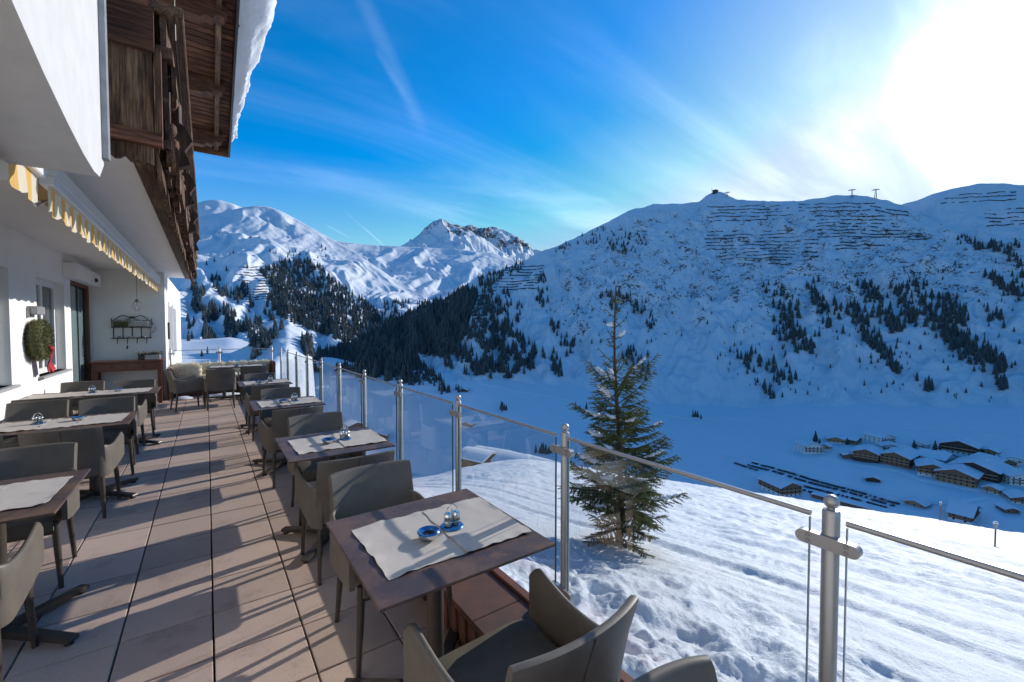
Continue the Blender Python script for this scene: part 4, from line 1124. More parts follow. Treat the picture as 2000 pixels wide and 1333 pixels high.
# end block with the niche wall
MB().box(-5, -.76, 12.45, 19.6, -3, 2.86).build('end_block_wall', M['plaster_smooth'], bld)
for y0, y1 in ((13.35, 14.35), (14.9, 16.2)):
    f_ = MB().box(-.758, -.735, y0, y1, .85, 2.25).build('window', M['white_frame'], bld)
    MB().box(-.736, -.728, y0 + .1, y1 - .1, .95, 2.15).build('pane', M['sill'], f_)
MB().box(-.757, -.72, 13.1, 13.14, 1.35, 1.75, .004).build('wall_handle', M['black'], bld)
# balcony slab, its soffit and upper storey
MB().box(WX - .4, -.42, 4.09, 13.6, 2.86, 3.02).box(WX - .4, -.56, 3.67, 4.09, 2.86, 3.02).build('balcony_slab', M['plaster_smooth'], bld)
MB().box(-.419, -.30, 4.16, 13.55, 2.84, 3.06).build('edge_beam', M['wood_h'], bld)
MB().box(-6, WX - .01, -6, 19.6, 3.021, 5.8).build('upper_wall', M['plaster'], bld)
MB().box(WX - .4, WX - .36, -6, 12.45, -3, 3.0).build('back_wall', M['plaster_smooth'], bld)
# plaster arch at the near end
arc = [(3.66, 2.66), (3.66, 2.63), (3.52, 2.52), (3.36, 2.505), (3.1, 2.52), (2.8, 2.56), (2.45, 2.62), (2.1, 2.70), (1.6, 2.83), (1.0, 2.96), (.3, 3.07), (-1.5, 3.15), (-6, 3.15), (-6, 5.6), (3.66, 5.6)]
MB().prism(arc, lambda q: (WX - .3, q[0], q[1]), lambda q: (-.5, q[0], q[1])).build('plaster_arch', M['plaster'], bld, smooth=35)
MB().box(-.499, -.47, 3.60, 3.672, 2.66, 5.6).build('shaded_return', M['grey_lamp'], bld)  # grey strip: the shade on the arch's end return, put in as colour
# balcony end panel (faces the viewer)
ep = empty('balcony_end', (0, 0, 0)); ep.parent = bld
def plank_panel(x0, x1, z0, z1, y, th, name, mat, notch=False):
    if notch:
        n = 9; poly = [(x1, z1), (x0, z1), (x0, z0 + .03)]
        for i in range(1, n): poly.append((x0 + (x1 - x0) * i / n, z0 + .018 * (1 + math.cos(i * 2.2)) - .015 * (i > 4)))
        poly.append((x1, z0))
    else: poly = [(x0, z0), (x1, z0), (x1, z1), (x0, z1)]
    return MB().prism(poly, lambda q: (q[0], y, q[1]), lambda q: (q[0], y + th, q[1])).build(name, mat, ep)
plank_panel(-.525, -.285, 2.99, 3.66, 4.05, .035, 'panel_board', M['wood_v'])
plank_panel(-.525, -.29, 2.80, 2.935, 4.06, .035, 'skirt_board', M['wood_v'], True)
plank_panel(-.535, -.235, 2.925, 3.015, 4.01, .07, 'lower_rail', M['wood_x'])
plank_panel(-.535, -.27, 3.58, 3.86, 4.015, .05, 'upper_rail', M['wood_x'])
MB().box(-.272, -.235, 4.04, 4.12, 3.016, 3.62).build('corner_post', M['wood_v'], ep)
MB().box(-.555, -.537, 4.03, 4.07, 2.85, 3.9).build('dark_strip', M['black'], ep)
# carved upright boards along the balcony front
fr = empty('balcony_front', (0, 0, 0)); fr.parent = bld
def carved(seed, w=.165, z0=0.0, z1=1.02):
    r = random.Random(seed); L, Rr = [], []
    n = 22
    for i in range(n + 1):
        t = i / n; z = z0 + (z1 - z0) * t
        k = abs(math.sin(t * PI * 3 + seed)) * .030 + (.022 if .44 < t < .56 else 0)
        hw = w / 2 - .006 - k * (.9 if .06 < t < .94 else 0)
        L.append((-hw, z)); Rr.append((hw, z))
    L[0] = (-w * .22, z0 - .03); Rr[0] = (w * .22, z0 - .03)
    return L + Rr[::-1]
cm = [MB().prism(carved(s_), lambda q: (-.016, q[0], q[1]), lambda q: (.016, q[0], q[1])).mesh('carved_board', M['wood_v']) for s_ in (0.0, .6, 1.3)]
tm2 = []
for s_ in range(3):   # tongue-shaped boards of the skirt
    w = .15; poly = [(-w / 2, .26), (-w / 2, .06), (-w * .36, .02), (-w * .12, -.02 - .01 * s_), (w * .12, -.02 - .01 * s_), (w * .36, .02), (w / 2, .06), (w / 2, .26)]
    tm2.append(MB().prism(poly, lambda q: (-.014, q[0], q[1]), lambda q: (.014, q[0], q[1])).mesh('skirt_tongue', M['wood_v']))
ny = 56
for i in range(ny):
    y = 4.16 + i * .168
    inst('carved_board', cm[i % 3], fr, (-.225 + random.uniform(-.022, .022), y + .08, 2.88 + random.uniform(-.015, .015)), (0, random.uniform(-.03, .03), random.uniform(-.16, .16)))
    inst('skirt_tongue', tm2[(i * 2) % 3], fr, (-.262 + random.uniform(-.006, .006), y + .02, 2.70 + random.uniform(-.012, .012)), (0, -.10 + random.uniform(-.03, .03), random.uniform(-.12, .12)))
    if i % 2 == 0: inst('skirt_tongue', tm2[i % 3], fr, (-.185 + random.uniform(-.01, .01), y + .1, 2.86 + random.uniform(-.03, .03)), (0, -.05, random.uniform(-.2, .2)))
    if i % 3 == 0: inst('skirt_tongue', tm2[i % 3], fr, (-.175 + random.uniform(-.01, .01), y + .15, 3.34 + random.uniform(-.05, .05)), (0, 0, random.uniform(-.2, .2)))
knob = MB().lathe([(.001, -.05), (.03, -.035), (.042, 0), (.03, .035), (.001, .05)], 10).mesh('turned_knob', M['wood_v'], 50)
for i in range(ny // 2):
    for z in (3.15, 3.5): inst('turned_knob', knob, fr, (-.20, 4.3 + i * .336, z), (0, PI / 2 * .1, 0), (1, 1, 1.2))
MB().box(-.297, -.283, 4.14, 13.54, 2.74, 3.91).build('backing_board', M['wood_h'], fr)
MB().box(-.262, -.19, 4.14, 13.55, 2.955, 3.02).build('bottom_rail', M['wood_h'], fr)
MB().box(-.268, -.17, 4.14, 13.55, 3.62, 3.70).build('middle_rail', M['wood_h'], fr)
MB().box(-.30, -.10, 4.10, 13.6, 3.92, 4.0, .01).build('hand_rail', M['wood_h'], fr)
MB().box(-.24, -.205, 4.14, 13.55, 3.70, 3.92).build('fascia_board', M['wood_h'], fr)
MB().tube([(-.155, 4.1, 4.2)] + [(-.155, y, 2.9 + .9 * max(0, 1 - (y - 4.2) / 6.5) + .02 * math.sin(y * 3)) for y in np.linspace(4.2, 11, 14)], .006, 5).build('cable', M['black'], fr)
# window boxes / carved brackets near the top of the balcony
for y in (4.75, 6.2, 7.9, 9.8): MB().prism([(0, 0), (.10, .05), (.06, .16), (.12, .26), (.07, .36), (0, .42)], lambda q: (-.19 + q[0], y, 3.0 + q[1]), lambda q: (-.19 + q[0], y + .09, 3.0 + q[1])).build('bracket', M['wood_v'], fr)

# roof overhang: rake rising towards the viewer
SL = .28; YE, ZE = 12.55, 6.0
def rz(y): return ZE + (YE - y) * SL
rf = empty('roof', (0, 0, 0)); rf.parent = bld
pk = MB().prism([(YE + .1, rz(YE + .1)), (-3, rz(-3)), (-3, rz(-3) + .05), (YE + .1, rz(YE + .1) + .05)], lambda q: (-6, q[0], q[1]), lambda q: (.50, q[0], q[1])).build('roof_deck', M['wood_x'], rf)
bm_me = MB().box(-2.6, .49, -.055, .055, -.012, 0).mesh('soffit_plank', M['wood_x'])
for k in range(84):
    y = YE - .02 - k * .125
    inst('soffit_plank', bm_me, rf, (0, y - .06, rz(y - .06) - .001), (math.atan(-SL), 0, 0))
for k, y in enumerate((12.2, 10.6, 8.9, 7.1)):
    # carved purlin end
    z = rz(y) - .02
    poly = [(-2.6, z - .32), (.0, z - .32), (.08, z - .27), (.16, z - .29), (.24, z - .20), (.33, z - .22), (.38, z - .12), (.38, z), (-2.6, z)]
    MB().prism(poly, lambda q: (q[0], y - .11, q[1]), lambda q: (q[0], y + .11, q[1])).build('purlin', M['wood_x'], rf)
MB().prism([(YE + .08, rz(YE) - .16), (-3, rz(-3) - .16), (-3, rz(-3) - .04), (YE + .08, rz(YE) - .04)], lambda q: (.22, q[0], q[1]), lambda q: (.30, q[0], q[1])).build('inner_rafter', M['wood_h'], rf)
MB().prism([(YE + .14, rz(YE + .14) - .20), (-3, rz(-3) - .20), (-3, rz(-3) + .16), (YE + .14, rz(YE + .14) + .16)], lambda q: (.502, q[0], q[1]), lambda q: (.54, q[0], q[1])).build('barge_board', M['black'], rf)
MB().box(-2.6, .50, YE + .101, YE + .14, rz(YE + .1) - .22, rz(YE + .1) + .14).build('eave_board', M['wood_x'], rf)
# roof snow with a bulging cornice
yy = np.linspace(YE + .1, -3, 220); prof_n = 26
Vs = []
for y in yy:
    grow = float(sstep(np.array(YE + .1 - y), 0, 4.6))
    for k in range(prof_n):
        t = k / (prof_n - 1)
        if t < .75:
            th = PI * (t / .75)              # round lip from under the edge to the top
            ox = .535 + (.10 + .56 * grow) * math.sin(th) ** .8 * (1 + .0)
            oz = .17 + (.30 + .65 * grow) * (1 - math.cos(th)) / 2
        else:
            q = (t - .75) / .25; ox = .535 - q * 6.4; oz = .17 + (.30 + .65 * grow) + .02 * q
        nx = .06 * float(gnoise(y * 2.3, k * .35)) + .05 * abs(float(gnoise(y * 7.0, k * .8)))
        Vs.append((ox + nx * (t < .78), y, rz(y) + oz + .03 * float(gnoise(y * 1.7 + 5, k * .4))))
inst('roof_snow', np_mesh('roof_snow', np.array(Vs), grid_faces(len(yy), prof_n), M['snow_roof']), rf)
Vs = np.array(Vs).reshape(len(yy), prof_n, 3)

# ------------------------------------------------------------------ awnings
def awning(y0, y1, label, seed):
    e_ = empty('awning', (0, 0, 0), 0, label, 'awning')
    MB().box(-1.02, -.82, y0, y1, 2.64, 2.76, .012).build('cassette', M['awning_white'], e_)
    MB().box(-.90, -.825, y0 - .012, y1 + .012, 2.585, 2.655, .008).build('front_bar', M['awning_white'], e_)
    mb = MB(); n = int((y1 - y0) / .0165); rows_ = 6
    V, Fc = [], []
    for i in range(n + 1):
        y = y0 + (y1 - y0) * i / n
        drop = .165 + .032 * abs(math.cos(PI * y / .26)) ** .7
        for k in range(rows_ + 1):
            t = k / rows_
            V.append((-.862 + .008 * math.sin(y * 12 + seed) * t + .005 * t * math.sin(y * 47), y, 2.60 - drop * t))
    for i in range(n):
        for k in range(rows_):
            a = i * (rows_ + 1) + k; Fc.append((a, a + 1, a + rows_ + 2, a + rows_ + 1))
    mb.add(V, Fc); mb.build('valance', M['stripe'], e_, fix=False, smooth=60)
    # cloth sheet and folding arms under the cassette
    MB().prism([(-1.02, 2.70), (-.90, 2.60), (-.90, 2.592), (-1.06, 2.63), (-1.06, 2.64)], lambda q: (q[0], y0 + .03, q[1]), lambda q: (q[0], y1 - .03, q[1])).build('cloth_sheet', M['awning_under'], e_)
    for y in (y0 + .5, y1 - .6):
        MB().tube([(-1.03, y - .25, 2.66), (-1.10, y + .35, 2.61), (-.92, y, 2.61)], .018, 6).build('folding_arm', M['awning_white'], e_, smooth=40)
    for y in (y0 + .3, (y0 + y1) / 2, y1 - .3): MB().box(-1.0, -.9, y - .04, y + .04, 2.761, 2.859).build('ceiling_bracket', M['awning_white'], e_)
    return e_
awning(.6, 4.02, 'yellow striped awning under the white plaster arch', 1.0)
awning(4.22, 9.55, 'long yellow striped awning over the tables by the wall', 2.0)
awning(9.68, 12.4, 'short yellow striped awning at the far end of the wall', 3.0)

# ------------------------------------------------------------------ wall things
# wreath hanging on the wall
wr = empty('wreath', (WX + .06, 8.5, 1.46), 0, 'round moss wreath hanging on the white wall by the window', 'wreath')
mb = MB(); r_ = random.Random(5)
for i in range(26):
    t = 2 * PI * i / 26
    mb.sphere((.03, .19 * math.cos(t), .19 * math.sin(t)), .075, 8, 6)
mb.build('ring', M['wreath'], wr, smooth=60)
mb = MB()
for i in range(2600):
    t = r_.uniform(0, 2 * PI); q = r_.uniform(0, 2 * PI); rr_ = .19 + .078 * math.cos(q); xx = .03 + .078 * math.sin(q)
    p = Vector((xx, rr_ * math.cos(t), rr_ * math.sin(t)))
    n_ = Vector((math.sin(q), math.cos(q) * math.cos(t), math.cos(q) * math.sin(t)))
    d = (n_ + Vector((r_.uniform(-1, 1), r_.uniform(-1, 1), r_.uniform(-1, 1))) * .7).normalized(); s_ = d.orthogonal().normalized() * .005
    l_ = r_.uniform(.025, .055)
    mb.add([p - s_, p + s_, p + d * l_], [(0, 1, 2)])
mb.build('twigs', M['wreath'], wr, fix=False)
rb = MB()
for k in range(2):
    V, Fc = [], []
    for i in range(9):
        t = i / 8
        for s in (-1, 1): V.append((.09 + .02 * math.sin(t * 6 + k), .10 + k * .07 + s * (.05 + .03 * t) + .10 * t, -.14 - .30 * t + .02 * s))
    for i in range(8): Fc.append((2 * i, 2 * i + 1, 2 * i + 3, 2 * i + 2))
    rb.add(V, Fc); rb.add([(x + .008, y, z) for x, y, z in V], Fc)
rb.sphere((.10, .13, -.13), .05, 8, 6)
rb.build('ribbon', M['red'], wr, smooth=60, fix=False)
wl = empty('wall_lamp', (WX, 8.58, 1.86), 0, 'small grey box lamp on the wall above the wreath', 'wall lamp')
MB().box(.002, .10, -.17, .17, -.055, .055, .006).build('housing', M['grey_lamp'], wl); MB().box(.002, .03, -.19, -.15, -.10, .03).build('bracket', M['grey_lamp'], wl)
# console table
cs = empty('console_table', (-1.34, 12.2, 0), 0, 'long red-brown wooden console table against the niche wall', 'console table')
MB().box(-.60, .56, -.25, .22, .90, .935, .006).build('top', M['console'], cs)
MB().box(-.55, .51, -.215, .19, .72, .899).build('apron', M['console'], cs)
for s in (-.01,):
    for x0, x1 in ((-.50, -.03), (0, .46)):
        d_ = MB().box(x0, x1, -.228, -.216, .745, .875, .004).build('drawer_front', M['console'], cs)
        MB().sphere(((x0 + x1) / 2, -.24, .81), .016, 8, 6).build('knob', M['iron'], d_)
for x in (-.56, .46):
    for y in (-.23, .13): MB().box(x, x + .07, y, y + .07, 0, .90, .004).build('leg', M['console'], cs)
MB().box(-.52, .48, -.15, .15, .16, .185).build('shelf', M['console'], cs)
# planter on the console
pt = empty('flower_box', (-1.0, 12.1, .937), 0, 'pale box of dark dried plants on the console table', 'planter')
MB().box(-.09, .16, -.08, .08, 0, .105, .006).build('box', M['grey_box'], pt); MB().box(-.20, -.10, -.06, .06, 0, .10, .004).build('dark_pot', M['black'], pt)
mb = MB()
for i in range(260):
    x = r_.uniform(-.2, .17); y = r_.uniform(-.07, .07); z = r_.uniform(.09, .13)
    d = Vector((r_.uniform(-1, 1), r_.uniform(-1, 1), r_.uniform(.2, 1.3))).normalized(); p = Vector((x, y, z)); s_ = d.orthogonal().normalized() * .012
    l_ = r_.uniform(.03, .085); mb.add([p, p + d * l_ * .5 + s_, p + d * l_, p + d * l_ * .5 - s_], [(0, 1, 2, 3)])
mb.build('plants', M['leaf'], pt, fix=False)
# wrought iron wall rack
rk = empty('wall_rack', (-1.32, 12.44, 1.40), 0, 'black wrought-iron rack with scrolls, baskets and hooks on the niche wall', 'rack')
mb = MB(); W2 = .30
for x in (-W2, -W2 / 2, 0, W2 / 2, W2): mb.tube([(x, -.03, 0), (x, -.03, .24)], .009, 6)
for z in (0, .235): mb.tube([(-W2 - .02, -.03, z), (W2 + .02, -.03, z)], .011, 6)
mb.tube([(-W2 - .02, -.15, 0), (W2 + .02, -.15, 0)], .008, 6); mb.tube([(-W2 - .02, -.15, .235), (W2 + .02, -.15, .235)], .008, 6)
for x in (-W2 - .02, W2 + .02):
    for z in (0, .235): mb.tube([(x, -.03, z), (x, -.15, z)], .008, 6)
mb.build('frame', M['iron'], rk, smooth=50)
mb = MB()
mb.tube([(-W2 - .02 + (2 * W2 + .04) * t, -.03, .40 + .07 * math.sin(PI * t) - .035 * math.cos(4 * PI * t)) for t in np.linspace(0, 1, 26)], .008, 6)
for cx, cz, s, R0 in ((-.22, .34, 1, .055), (.22, .34, -1, .055), (-.07, .36, -1, .06), (.07, .36, 1, .06), (-.02, .44, 1, .03), (.03, .44, -1, .03)):
    mb.tube([(cx + s * R0 * (1 - t * .75) * math.cos(t * 9), -.03, cz + R0 * (1 - t * .75) * math.sin(t * 9)) for t in np.linspace(0, 1, 24)], .006, 5)
mb.tube([(-W2 - .02, -.03, .235), (-W2 - .03, -.03, .42)], .008, 6); mb.tube([(W2 + .02, -.03, .235), (W2 + .03, -.03, .42)], .008, 6)
mb.build('scrollwork', M['iron'], rk, smooth=50)
for x in (-.24, -.08, .08, .24): MB().tube([(x, -.04, 0), (x, -.05, -.09), (x, -.075, -.11), (x, -.10, -.085)], .007, 6).build('hook', M['iron'], rk, smooth=50)
MB().box(-.29, -.06, -.14, -.05, .25, .36, .01).build('moss_tray', M['wreath'], rk); MB().box(.02, .27, -.14, -.05, .25, .37, .01).build('zinc_tray', M['grey_box'], rk)
for x in (-.2, -.03, .2): MB().lathe([(.001, 0), (.03, .002), (.035, .03), (.001, .035)], 8, (x, -.09, .012)).build('tealight', M['sill'], rk)
hg = MB().tube([(-.08, -.09, -.09), (-.085, -.09, -.18)], .003, 4)
hg.prism([(0, 0), (.02, -.03), (.01, -.09), (-.02, -.07)], lambda q: (-.085 + q[0], -.092, -.15 + q[1]), lambda q: (-.085 + q[0], -.088, -.15 + q[1]))
hg.build('hanging_charm', M['iron'], rk)
# geometric wire pendants
def pendant(loc, cord, label):
    e_ = empty('wire_pendant', loc, 0, label, 'pendant')
    mb = MB(); n = 6; rings = [(.02, .10), (.07, .02), (.085, -.05), (.02, -.12)]
    for i in range(n):
        for k in range(3):
            ph = PI / n * k; ph2 = PI / n * (k + 1)
            a = (rings[k][0] * math.cos(2 * PI * i / n + ph), rings[k][0] * math.sin(2 * PI * i / n + ph), rings[k][1])
            for dd in (0, -1):
                b_ = (rings[k + 1][0] * math.cos(2 * PI * (i + dd) / n + ph2), rings[k + 1][0] * math.sin(2 * PI * (i + dd) / n + ph2), rings[k + 1][1])
                mb.tube([a, b_], .0035, 4)
    mb.build('wire_cage', M['steel'], e_)
    MB().tube([(0, 0, .09), (0, 0, .09 + cord)], .003, 5).build('cord', M['black'], e_)
    MB().tube([(0, 0, .06), (0, 0, .11)], .022, 8).build('socket', M['black'], e_)
pendant((-1.09, 11.0, 2.06), .52, 'copper wire pendant hanging in front of the niche wall')
e_ = pendant((-.98, 12.33, 1.63), .12, 'wire pendant hung beside the iron rack')

# ------------------------------------------------------------------ corner bench with sheepskins
bn = empty('corner_bench', (0, 0, 0), 0, 'dark red wooden bench along the far railing', 'bench')
MB().box(-.70, 1.36, 12.62, 13.1, .34, .40, .006).build('seat', M['bench_wood'], bn)
MB().box(-.70, 1.36, 12.66, 13.1, .0, .339).build('plinth', M['bench_wood'], bn)
MB().box(-.74, 1.40, 13.1, 13.16, .0, .74, .006).build('backrest', M['bench_wood'], bn)
MB().box(1.362, 1.42, 12.5, 13.099, .0, .76, .006).build('end_panel', M['bench_wood'], bn)
MB().box(-.75, -.702, 12.3, 13.099, .0, .70, .006).build('end_panel', M['bench_wood'], bn)
def sheepskin(x, y, z, w, h, d, label, seed, rx=.18, mat='fur'):
    r = random.Random(seed)
    e_ = empty('sheepskin_cushion', (x, y, z), 0, label, 'cushion', 'sheepskins along the bench')
    mb = MB(); n, m_ = 22, 14; V = []; Fc = []
    for i in range(m_ + 1):
        ph = PI * i / m_
        for k in range(n):
            th = 2 * PI * k / n
            sx = math.copysign(abs(math.cos(th)) ** .55, math.cos(th)); sz = math.copysign(abs(math.sin(th)) ** .55, math.sin(th))
            q = math.sin(ph) ** .6
            p = Vector((sx * q * w / 2, -math.cos(ph) * d / 2, sz * q * h / 2))
            p *= 1 + .07 * float(gnoise(p.x * 9 + seed, p.z * 9)); V.append(p)
    for i in range(m_):
        for k in range(n): Fc.append((i * n + k, i * n + (k + 1) % n, (i + 1) * n + (k + 1) % n, (i + 1) * n + k))
    mb.add(V, Fc); b_ = mb.build('pelt', M[mat], e_, smooth=60); b_.rotation_euler = (rx, 0, r.uniform(-.04, .04))
    hb = MB()
    for _ in range(2600):
        p = Vector(V[r.randrange(n, len(V) - n)]); p = p + Vector((r.uniform(-1, 1), r.uniform(-1, 1), r.uniform(-1, 1))) * .014
        nn = Vector((p.x / (w * w), p.y / (d * d), p.z / (h * h))).normalized()
        dd = (nn + Vector((r.uniform(-1, 1), r.uniform(-1, 1), r.uniform(-1.2, .6))) * .6).normalized(); s_ = dd.orthogonal().normalized() * .004
        hb.add([p - s_, p + s_, p + dd * r.uniform(.02, .045)], [(0, 1, 2)])
    hb.build('wool', M[mat], b_, fix=False)
sheepskin(-.40, 12.80, .58, .58, .44, .18, 'cream sheepskin at the left end of the bench, largest of the four', 1)
sheepskin(.13, 12.98, .60, .52, .38, .15, 'cream sheepskin second along the bench', 2)
sheepskin(.63, 13.0, .60, .50, .36, .14, 'cream sheepskin third along the bench', 3)
sheepskin(1.11, 13.0, .60, .50, .37, .14, 'cream sheepskin at the right end of the bench by the dark end panel', 4)
sheepskin(.30, 12.78, .44, .9, .10, .34, 'flat cream sheepskin lying on the bench seat', 6, 0.0)
sn = MB(); V = []
tag(MB().sphere((-.45, 12.25, .02), .16, 10, 6, (1.2, .9, .35)).sphere((.35, 12.3, .02), .2, 10, 6, (1.6, .8, .3)).sphere((.05, 12.35, .02), .15, 10, 6, (1.4, .8, .3)).build('snow_patch', M['snow_roof'], smooth=60), 'remnant snow lying under the far bench', 'snow', kind='stuff')

# ------------------------------------------------------------------ tables
def round_foot(mb, a, b, w, h): mb.tube([a, b], w, 8)
base_cache = {}
def table(x0, x1, y0, y1, label, group, cols):
    cx, cy_ = (x0 + x1) / 2, (y0 + y1) / 2; hx, hy = (x1 - x0) / 2, (y1 - y0) / 2
    e_ = empty('terrace_table', (cx, cy_, 0), 0, label, 'table', group)
    key = (round(hx, 3), round(hy, 3))
    if key not in base_cache:
        base_cache[key] = (MB().box(-hx, hx, -hy, hy, .728, .740, .0015).mesh('tabletop', M['table']),
                           MB().box(-hx + .03, hx - .03, -hy + .03, hy - .03, .722, .7279).mesh('underside', M['table_edge']))
    top = inst('tabletop', base_cache[key][0], e_)
    inst('underside', base_cache[key][1], top)
    for c in cols:
        MB().lathe([(.036, .03), (.036, .69)], 18).build('column', M['leg'], e_, smooth=40, loc=(c, 0, 0))
        MB().box(-.16, .16, -.16, .16, .69, .722, .004).build('top_plate', M['leg'], e_, loc=(c, 0, 0))
        for k in range(4):
            a = PI / 4 + k * PI / 2 + .09
            f_ = MB().prism([(0, .025), (.42, .018), (.425, .030), (.42, .042), (0, .065)], lambda q: (q[0], -.026, q[1]), lambda q: (q[0], .026, q[1])).build('foot', M['leg'], e_, loc=(c, 0, 0), rot=(0, 0, a))
            MB().lathe([(.001, 0), (.02, 0), (.02, .02), (.001, .021)], 10, (.395, 0, 0)).build('glide', M['black'], f_)
    return e_
RT = [(.43, 1.16, 1.335, 2.085), (.43, 1.15, 3.17, 3.92), (.40, 1.12, 5.36, 6.10), (.39, 1.11, 7.66, 8.42)]
RL = ['rust-brown square table nearest the viewer beside the glass railing', 'square table second along the glass railing', 'square table third along the glass railing', 'square table fourth along the glass railing, near the bench']
for q, l in zip(RT, RL): table(*q, l, 'square tables along the glass railing', [0])
LT = [(-1.95 + .02, -.615, 2.95, 3.75), (-1.93, -.61, 5.30, 6.06), (-1.91, -.575, 7.6, 8.38)]
LL = ['long brown table nearest the viewer along the house wall', 'long brown table in the middle along the house wall', 'long brown table farthest along the house wall, before the door']
for q, l in zip(LT, LL): table(*q, l, 'long tables along the house wall', [-.36, .36])
table(-.02, 1.12, 11.45, 12.15, 'table standing in front of the sheepskin bench', 'tables by the bench', [-.25, .25])

# ------------------------------------------------------------------ chairs
def shell(path, top, bot, lean, th, n_out, cap=True, rnd=.45):
    """upright curved panel following a plan path; top/bot are heights per point"""
    mb = MB(); n = len(path); ring = 10
    P = [Vector((p[0], p[1], 0)) for p in path]
    for i in range(n):
        d = (P[min(i + 1, n - 1)] - P[max(i - 1, 0)]).normalized(); nr = Vector((d.y, -d.x, 0)) * n_out
        zt, zb = top[i], bot[i]; h = th / 2
        sec = [(h, zb + .004), (h, zb + (zt - zb) * .35), (h, zb + (zt - zb) * .7), (h, zt - h), (h * .7, zt - h * .3), (0, zt), (-h * .7, zt - h * .3), (-h, zt - h), (-h, zb + (zt - zb) * .5), (-h, zb + .004)]
        for o, z in sec:
            s = max(0, z - .42)
            q = P[i] + nr * o; mb.v.append((q.x, q.y - lean[i] * s * s * 2.4 - lean[i] * s * .35, z))
    for i in range(n - 1):
        for k in range(ring):
            j = (k + 1) % ring
            mb.f.append((i * ring + k, i * ring + j, (i + 1) * ring + j, (i + 1) * ring + k))
    mb.f.append(tuple(reversed(range(ring)))); mb.f.append(tuple((n - 1) * ring + k for k in range(ring)))
    return mb
def make_chair_meshes():
    out = {}
    n = 25
    # backrest: nearly flat upright panel with square ends
    LN = .17
    def ly(z): s = max(0, z - .42); return -LN * s * s * 2.4 - LN * s * .35
    path, top, bot, lean = [], [], [], []
    for i in range(n):
        t = i / (n - 1) * 2 - 1
        a = abs(t)
        path.append((.238 * t, -.235 + .040 * a ** 2.2)); top.append(.81 - .006 * a ** 6); bot.append(.37 + .02 * a ** 2); lean.append(LN)
    out['backrest'] = shell(path, top, bot, lean, .034, 1).mesh('backrest', M['chair'], 50)
    sm_ = MB(); zs_ = np.linspace(.375, .80, 9)
    V = [(s * .0028, -.2535 + ly(z) + o, z) for z in zs_ for s, o in ((-1, .004), (-1, 0), (1, 0), (1, .004))]
    sm_.add(V, [(4 * k + q, 4 * k + (q + 1) % 4, 4 * k + 4 + (q + 1) % 4, 4 * k + 4 + q) for k in range(8) for q in range(4)])
    out['seam'] = sm_.mesh('seam', M['seam'])
    for s, nm in ((-1, 'arm_l'), (1, 'arm_r')):
        path, top, bot, lean = [], [], [], []
        m_ = 22
        for i in range(m_):
            t = i / (m_ - 1)
            k = min(1, t / .22); x = s * (.205 + .048 * math.sin(k * PI / 2) + .022 * max(0, t - .22) / .78); y = -.222 + .06 * (1 - math.cos(k * PI / 2)) + (t - .22 * (t > .22)) * 0 + (max(0, t - .22) / .78) * .43
            path.append((x, y))
            zt = .645 - .045 * math.sin(PI * min(1, max(0, t) * 1.1)) + .012 * t
            if t > .88: zt -= .045 * ((t - .88) / .12) ** 2
            top.append(zt); bot.append(.36 + .065 * t ** 2); lean.append(.0)
        out[nm] = shell(path, top, bot, lean, .026, s).mesh('armrest', M['chair'], 50)
    mb = MB(); nx, ny_ = 13, 13; V, Fc = [], []
    for j in range(ny_):
        for i in range(nx):
            u, v = i / (nx - 1) * 2 - 1, j / (ny_ - 1) * 2 - 1
            V.append((.222 * u, .045 + .225 * v, .465 - .016 * (abs(u) ** 5 + abs(v) ** 5) - .012 * math.exp(-(u * u + v * v) * 1.5) + .0025 * math.sin(u * 19) * (v > .4)))
    for j in range(ny_ - 1):
        for i in range(nx - 1): a = j * nx + i; Fc.append((a, a + 1, a + nx + 1, a + nx))
    mb.add(V, Fc)
    edge = [j * nx for j in range(ny_ - 1, -1, -1)] + list(range(1, nx)) + [j * nx + nx - 1 for j in range(1, ny_)] + [(ny_ - 1) * nx + i for i in range(nx - 2, 0, -1)]
    b = len(mb.v)
    for k in edge: x, y, z = mb.v[k]; mb.v.append((x * 1.01, (y - .045) * 1.01 + .045, .375))
    for k in range(len(edge)):
        j = (k + 1) % len(edge); mb.f.append((edge[k], edge[j], b + j, b + k))
    mb.f.append(tuple(b + k for k in range(len(edge))))
    out['seat'] = mb.mesh('seat', M['cushion'], 55)
    out['frame'] = MB().box(-.215, .215, -.16, .25, .345, .376, .004).mesh('seat_frame', M['leg'])
    for nm, x, y, dx, dy in (('fl', -.225, .235, -.022, .018), ('fr', .225, .235, .022, .018), ('bl', -.205, -.165, -.02, -.045), ('br', .205, -.165, .02, -.045)):
        out['leg_' + nm] = MB().tube([(x, y, .42), (x + dx * .3, y + dy * .3, .28), (x + dx, y + dy, .0)], [.019, .018, .0125], 10).mesh('leg', M['leg'], 40)
    return out
CH = make_chair_meshes()
def chair(x, yback, facing, label, group, rot=0.0):
    """yback: where the top of the backrest stands; facing +1 looks to +Y, -1 to -Y"""
    rz_ = 0 if facing > 0 else PI
    e_ = empty('armchair', (x, yback + .285 * facing, 0), rz_ + rot, label, 'chair', group)
    bk = inst('backrest', CH['backrest'], e_); inst('seam', CH['seam'], bk)
    inst('armrest', CH['arm_l'], e_); inst('armrest', CH['arm_r'], e_)
    inst('seat', CH['seat'], e_); inst('seat_frame', CH['frame'], e_)
    for k in ('fl', 'fr', 'bl', 'br'): inst('leg', CH['leg_' + k], e_)
    return e_
GR = 'armchairs at the railing tables'; GL = 'armchairs at the wall tables'
chair(.82, .84, 1, 'taupe armchair nearest the viewer, its seat seen from above', GR, .03)
chair(.77, .60, -1, 'taupe armchair cut off at the bottom frame edge, only its back showing', GR, -.03)
